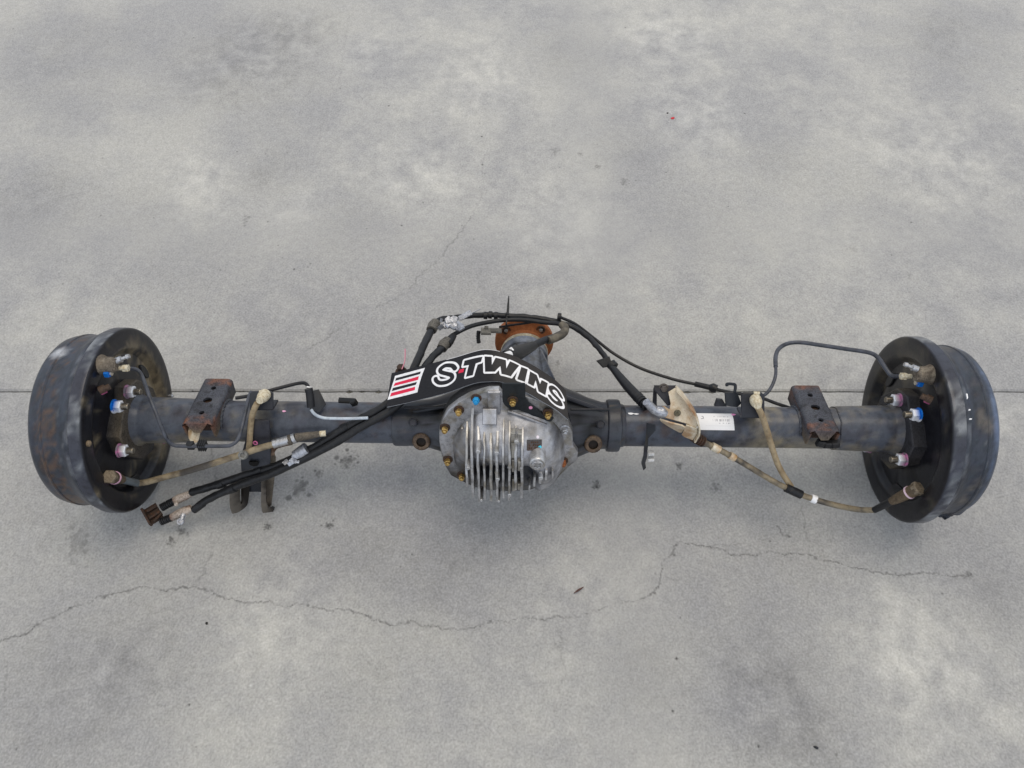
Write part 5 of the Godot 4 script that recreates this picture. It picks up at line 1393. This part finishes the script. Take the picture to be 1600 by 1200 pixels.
	obj("wire", [G.new().tube(smooth(gps([[1119, 608, 0.117], [1135, 612, 0.12], [1160, 616, 0.125], [1190, 622, 0.13], [1212, 630, 0.135], [1236, 638, 0.135]]), 6), 0.0032, 8), M.rubber], t)
	rebase(t, gp(1000, 575, 0.1))
	# --- grey plug hanging beside the pinion flange
	t = thing("sensor_plug", "grey two piece plug on a short wire beside the rusty flange", "plug")
	var pq := gp(766, 517, 0.13)
	var pfm := facing(Vector3(0, 1, 0.4), Vector3(0.15, 0.4, -1), pq)
	obj("plug_body", [G.new().box(Vector3(0.020, 0.013, 0.012), pfm * Transform3D(Basis(Vector3.BACK, 0.12), Vector3(-0.008, -0.002, 0)), 0.002).box(Vector3(0.022, 0.009, 0.010), pfm * Transform3D(Basis(Vector3.BACK, 0.12), Vector3(0.011, 0.002, 0)), 0.002).box(Vector3(0.008, 0.006, 0.004), pfm * Transform3D(Basis(), Vector3(-0.008, 0.004, 0.007)), 0.001).paint(func(p: Vector3) -> Color: return lin(168, 164, 156).lerp(lin(110, 106, 100), clampf(n3(p, 90.0) + 0.3, 0, 1))), M.dull], t)
	obj("plug_lead", [G.new().tube(smooth(gps([[780, 511, 0.134], [800, 508, 0.14], [815, 506, 0.147], [835, 503, 0.155]]), 5), 0.0022, 8), M.rubber], t)
	obj("corrugated_stub", [coil(gps([[748, 518, 0.125], [747, 526, 0.12], [748, 535, 0.115]]), 0.0042, 9), M.rubber], t)
	rebase(t, pq)
	# --- cable tie with its tail standing up
	t = thing("cable_tie", "thin black cable tie with its pointed tail standing up above the cables", "cable tie")
	var z0 := gp(792, 494, 0.156)
	obj("tie_loop", [G.new().lathe([Vector2(0.0060, -0.0016), Vector2(0.0074, -0.0016), Vector2(0.0074, 0.0016), Vector2(0.0060, 0.0016)], along(Vector3(1, 0.05, 0.05), z0), 18).box(Vector3(0.006, 0.006, 0.005), Transform3D(Basis(), z0 + Vector3(0.0005, 0.0075, 0.001)), 0.001), M.rubber], t)
	obj("tie_tail", [G.new().tube(gps([[793, 494, 0.163], [794, 478, 0.17], [795, 462, 0.18]]), [0.0026, 0.0022, 0.0009], 6, 0.5), M.rubber], t)
	obj("tie_strap", [G.new().tube(gps([[792, 495, 0.162], [791, 506, 0.161], [791, 514, 0.15]]), 0.0016, 6, 0.6), M.rubber], t)
	rebase(t, z0)

# ------------------------------------------------------------------ small litter on the concrete
func pebble(called: String, u: float, v: float, size: Vector3, col: Color, turn: float, m: Material, seed_: float) -> MeshInstance3D:
	var g := G.new()
	g.lathe([Vector2(0.0, -0.1), Vector2(0.8, 0.0), Vector2(1.0, 0.3), Vector2(0.75, 0.75), Vector2(0.3, 1.0), Vector2(0, 1.0)], Transform3D.IDENTITY, 9)
	g.warp(func(p: Vector3) -> Vector3: return (p * (1.0 + 0.45 * n3(p, 0.9, seed_))) * size)
	g.paint(func(_p: Vector3) -> Color: return col)
	var o := obj(called, [g, m], self, 30.0)
	o.position = gp(u, v, 0.0); o.rotation.y = turn
	return o

func build_litter() -> void:
	tag(pebble("red_chip", 1051, 185, Vector3(0.0052, 0.003, 0.0036), lin(206, 44, 58), 0.5, M.mark, 1.0), "tiny bright red plastic chip lying alone on the concrete", "chip")
	tag(pebble("dark_pebble", 1043, 177, Vector3(0.0026, 0.002, 0.002), lin(40, 40, 42), 0.9, M.gritty, 2.0), "tiny dark pebble right beside the bright red chip", "pebble")
	tag(pebble("dark_pebble", 323, 974, Vector3(0.0024, 0.002, 0.0024), lin(46, 44, 42), 0.2, M.gritty, 3.0), "tiny dark pebble below the long crack at the left", "pebble")
	tag(pebble("dark_pebble", 1275, 1168, Vector3(0.0042, 0.002, 0.0024), lin(66, 70, 78), -0.4, M.gritty, 4.0), "tiny dark pebble near the bottom right edge", "pebble")
	var lf := plate_leaf(904, 923, 0.0105, 0.0036, 0.55, lin(124, 92, 84))
	lf.name = "leaf_scrap"
	tag(lf, "small curled brown leaf scrap on the concrete below the cover", "leaf")

func plate_leaf(u: float, v: float, l: float, w: float, turn: float, col: Color) -> MeshInstance3D:
	var g := G.new()
	var a := PackedVector3Array(); var b := PackedVector3Array()
	for k in 7:
		var f := k / 6.0
		var ww := w * sin(PI * clampf(f, 0.06, 0.97)) * 0.6
		a.append(Vector3(lerpf(-l, l, f), 0.002 + 0.003 * f * f, -ww)); b.append(Vector3(lerpf(-l, l, f), 0.003 + 0.004 * sin(f * 3.0), ww))
	g = ribbon(a, b, 0.0006)
	g.paint(func(p: Vector3) -> Color: return col.lerp(lin(70, 50, 44), clampf(n3(p, 120.0) + 0.3, 0, 1)))
	var o := obj("leaf_scrap", [g, M.dull], self, 60.0)
	o.position = gp(u, v, 0.0); o.rotation.y = turn
	return o
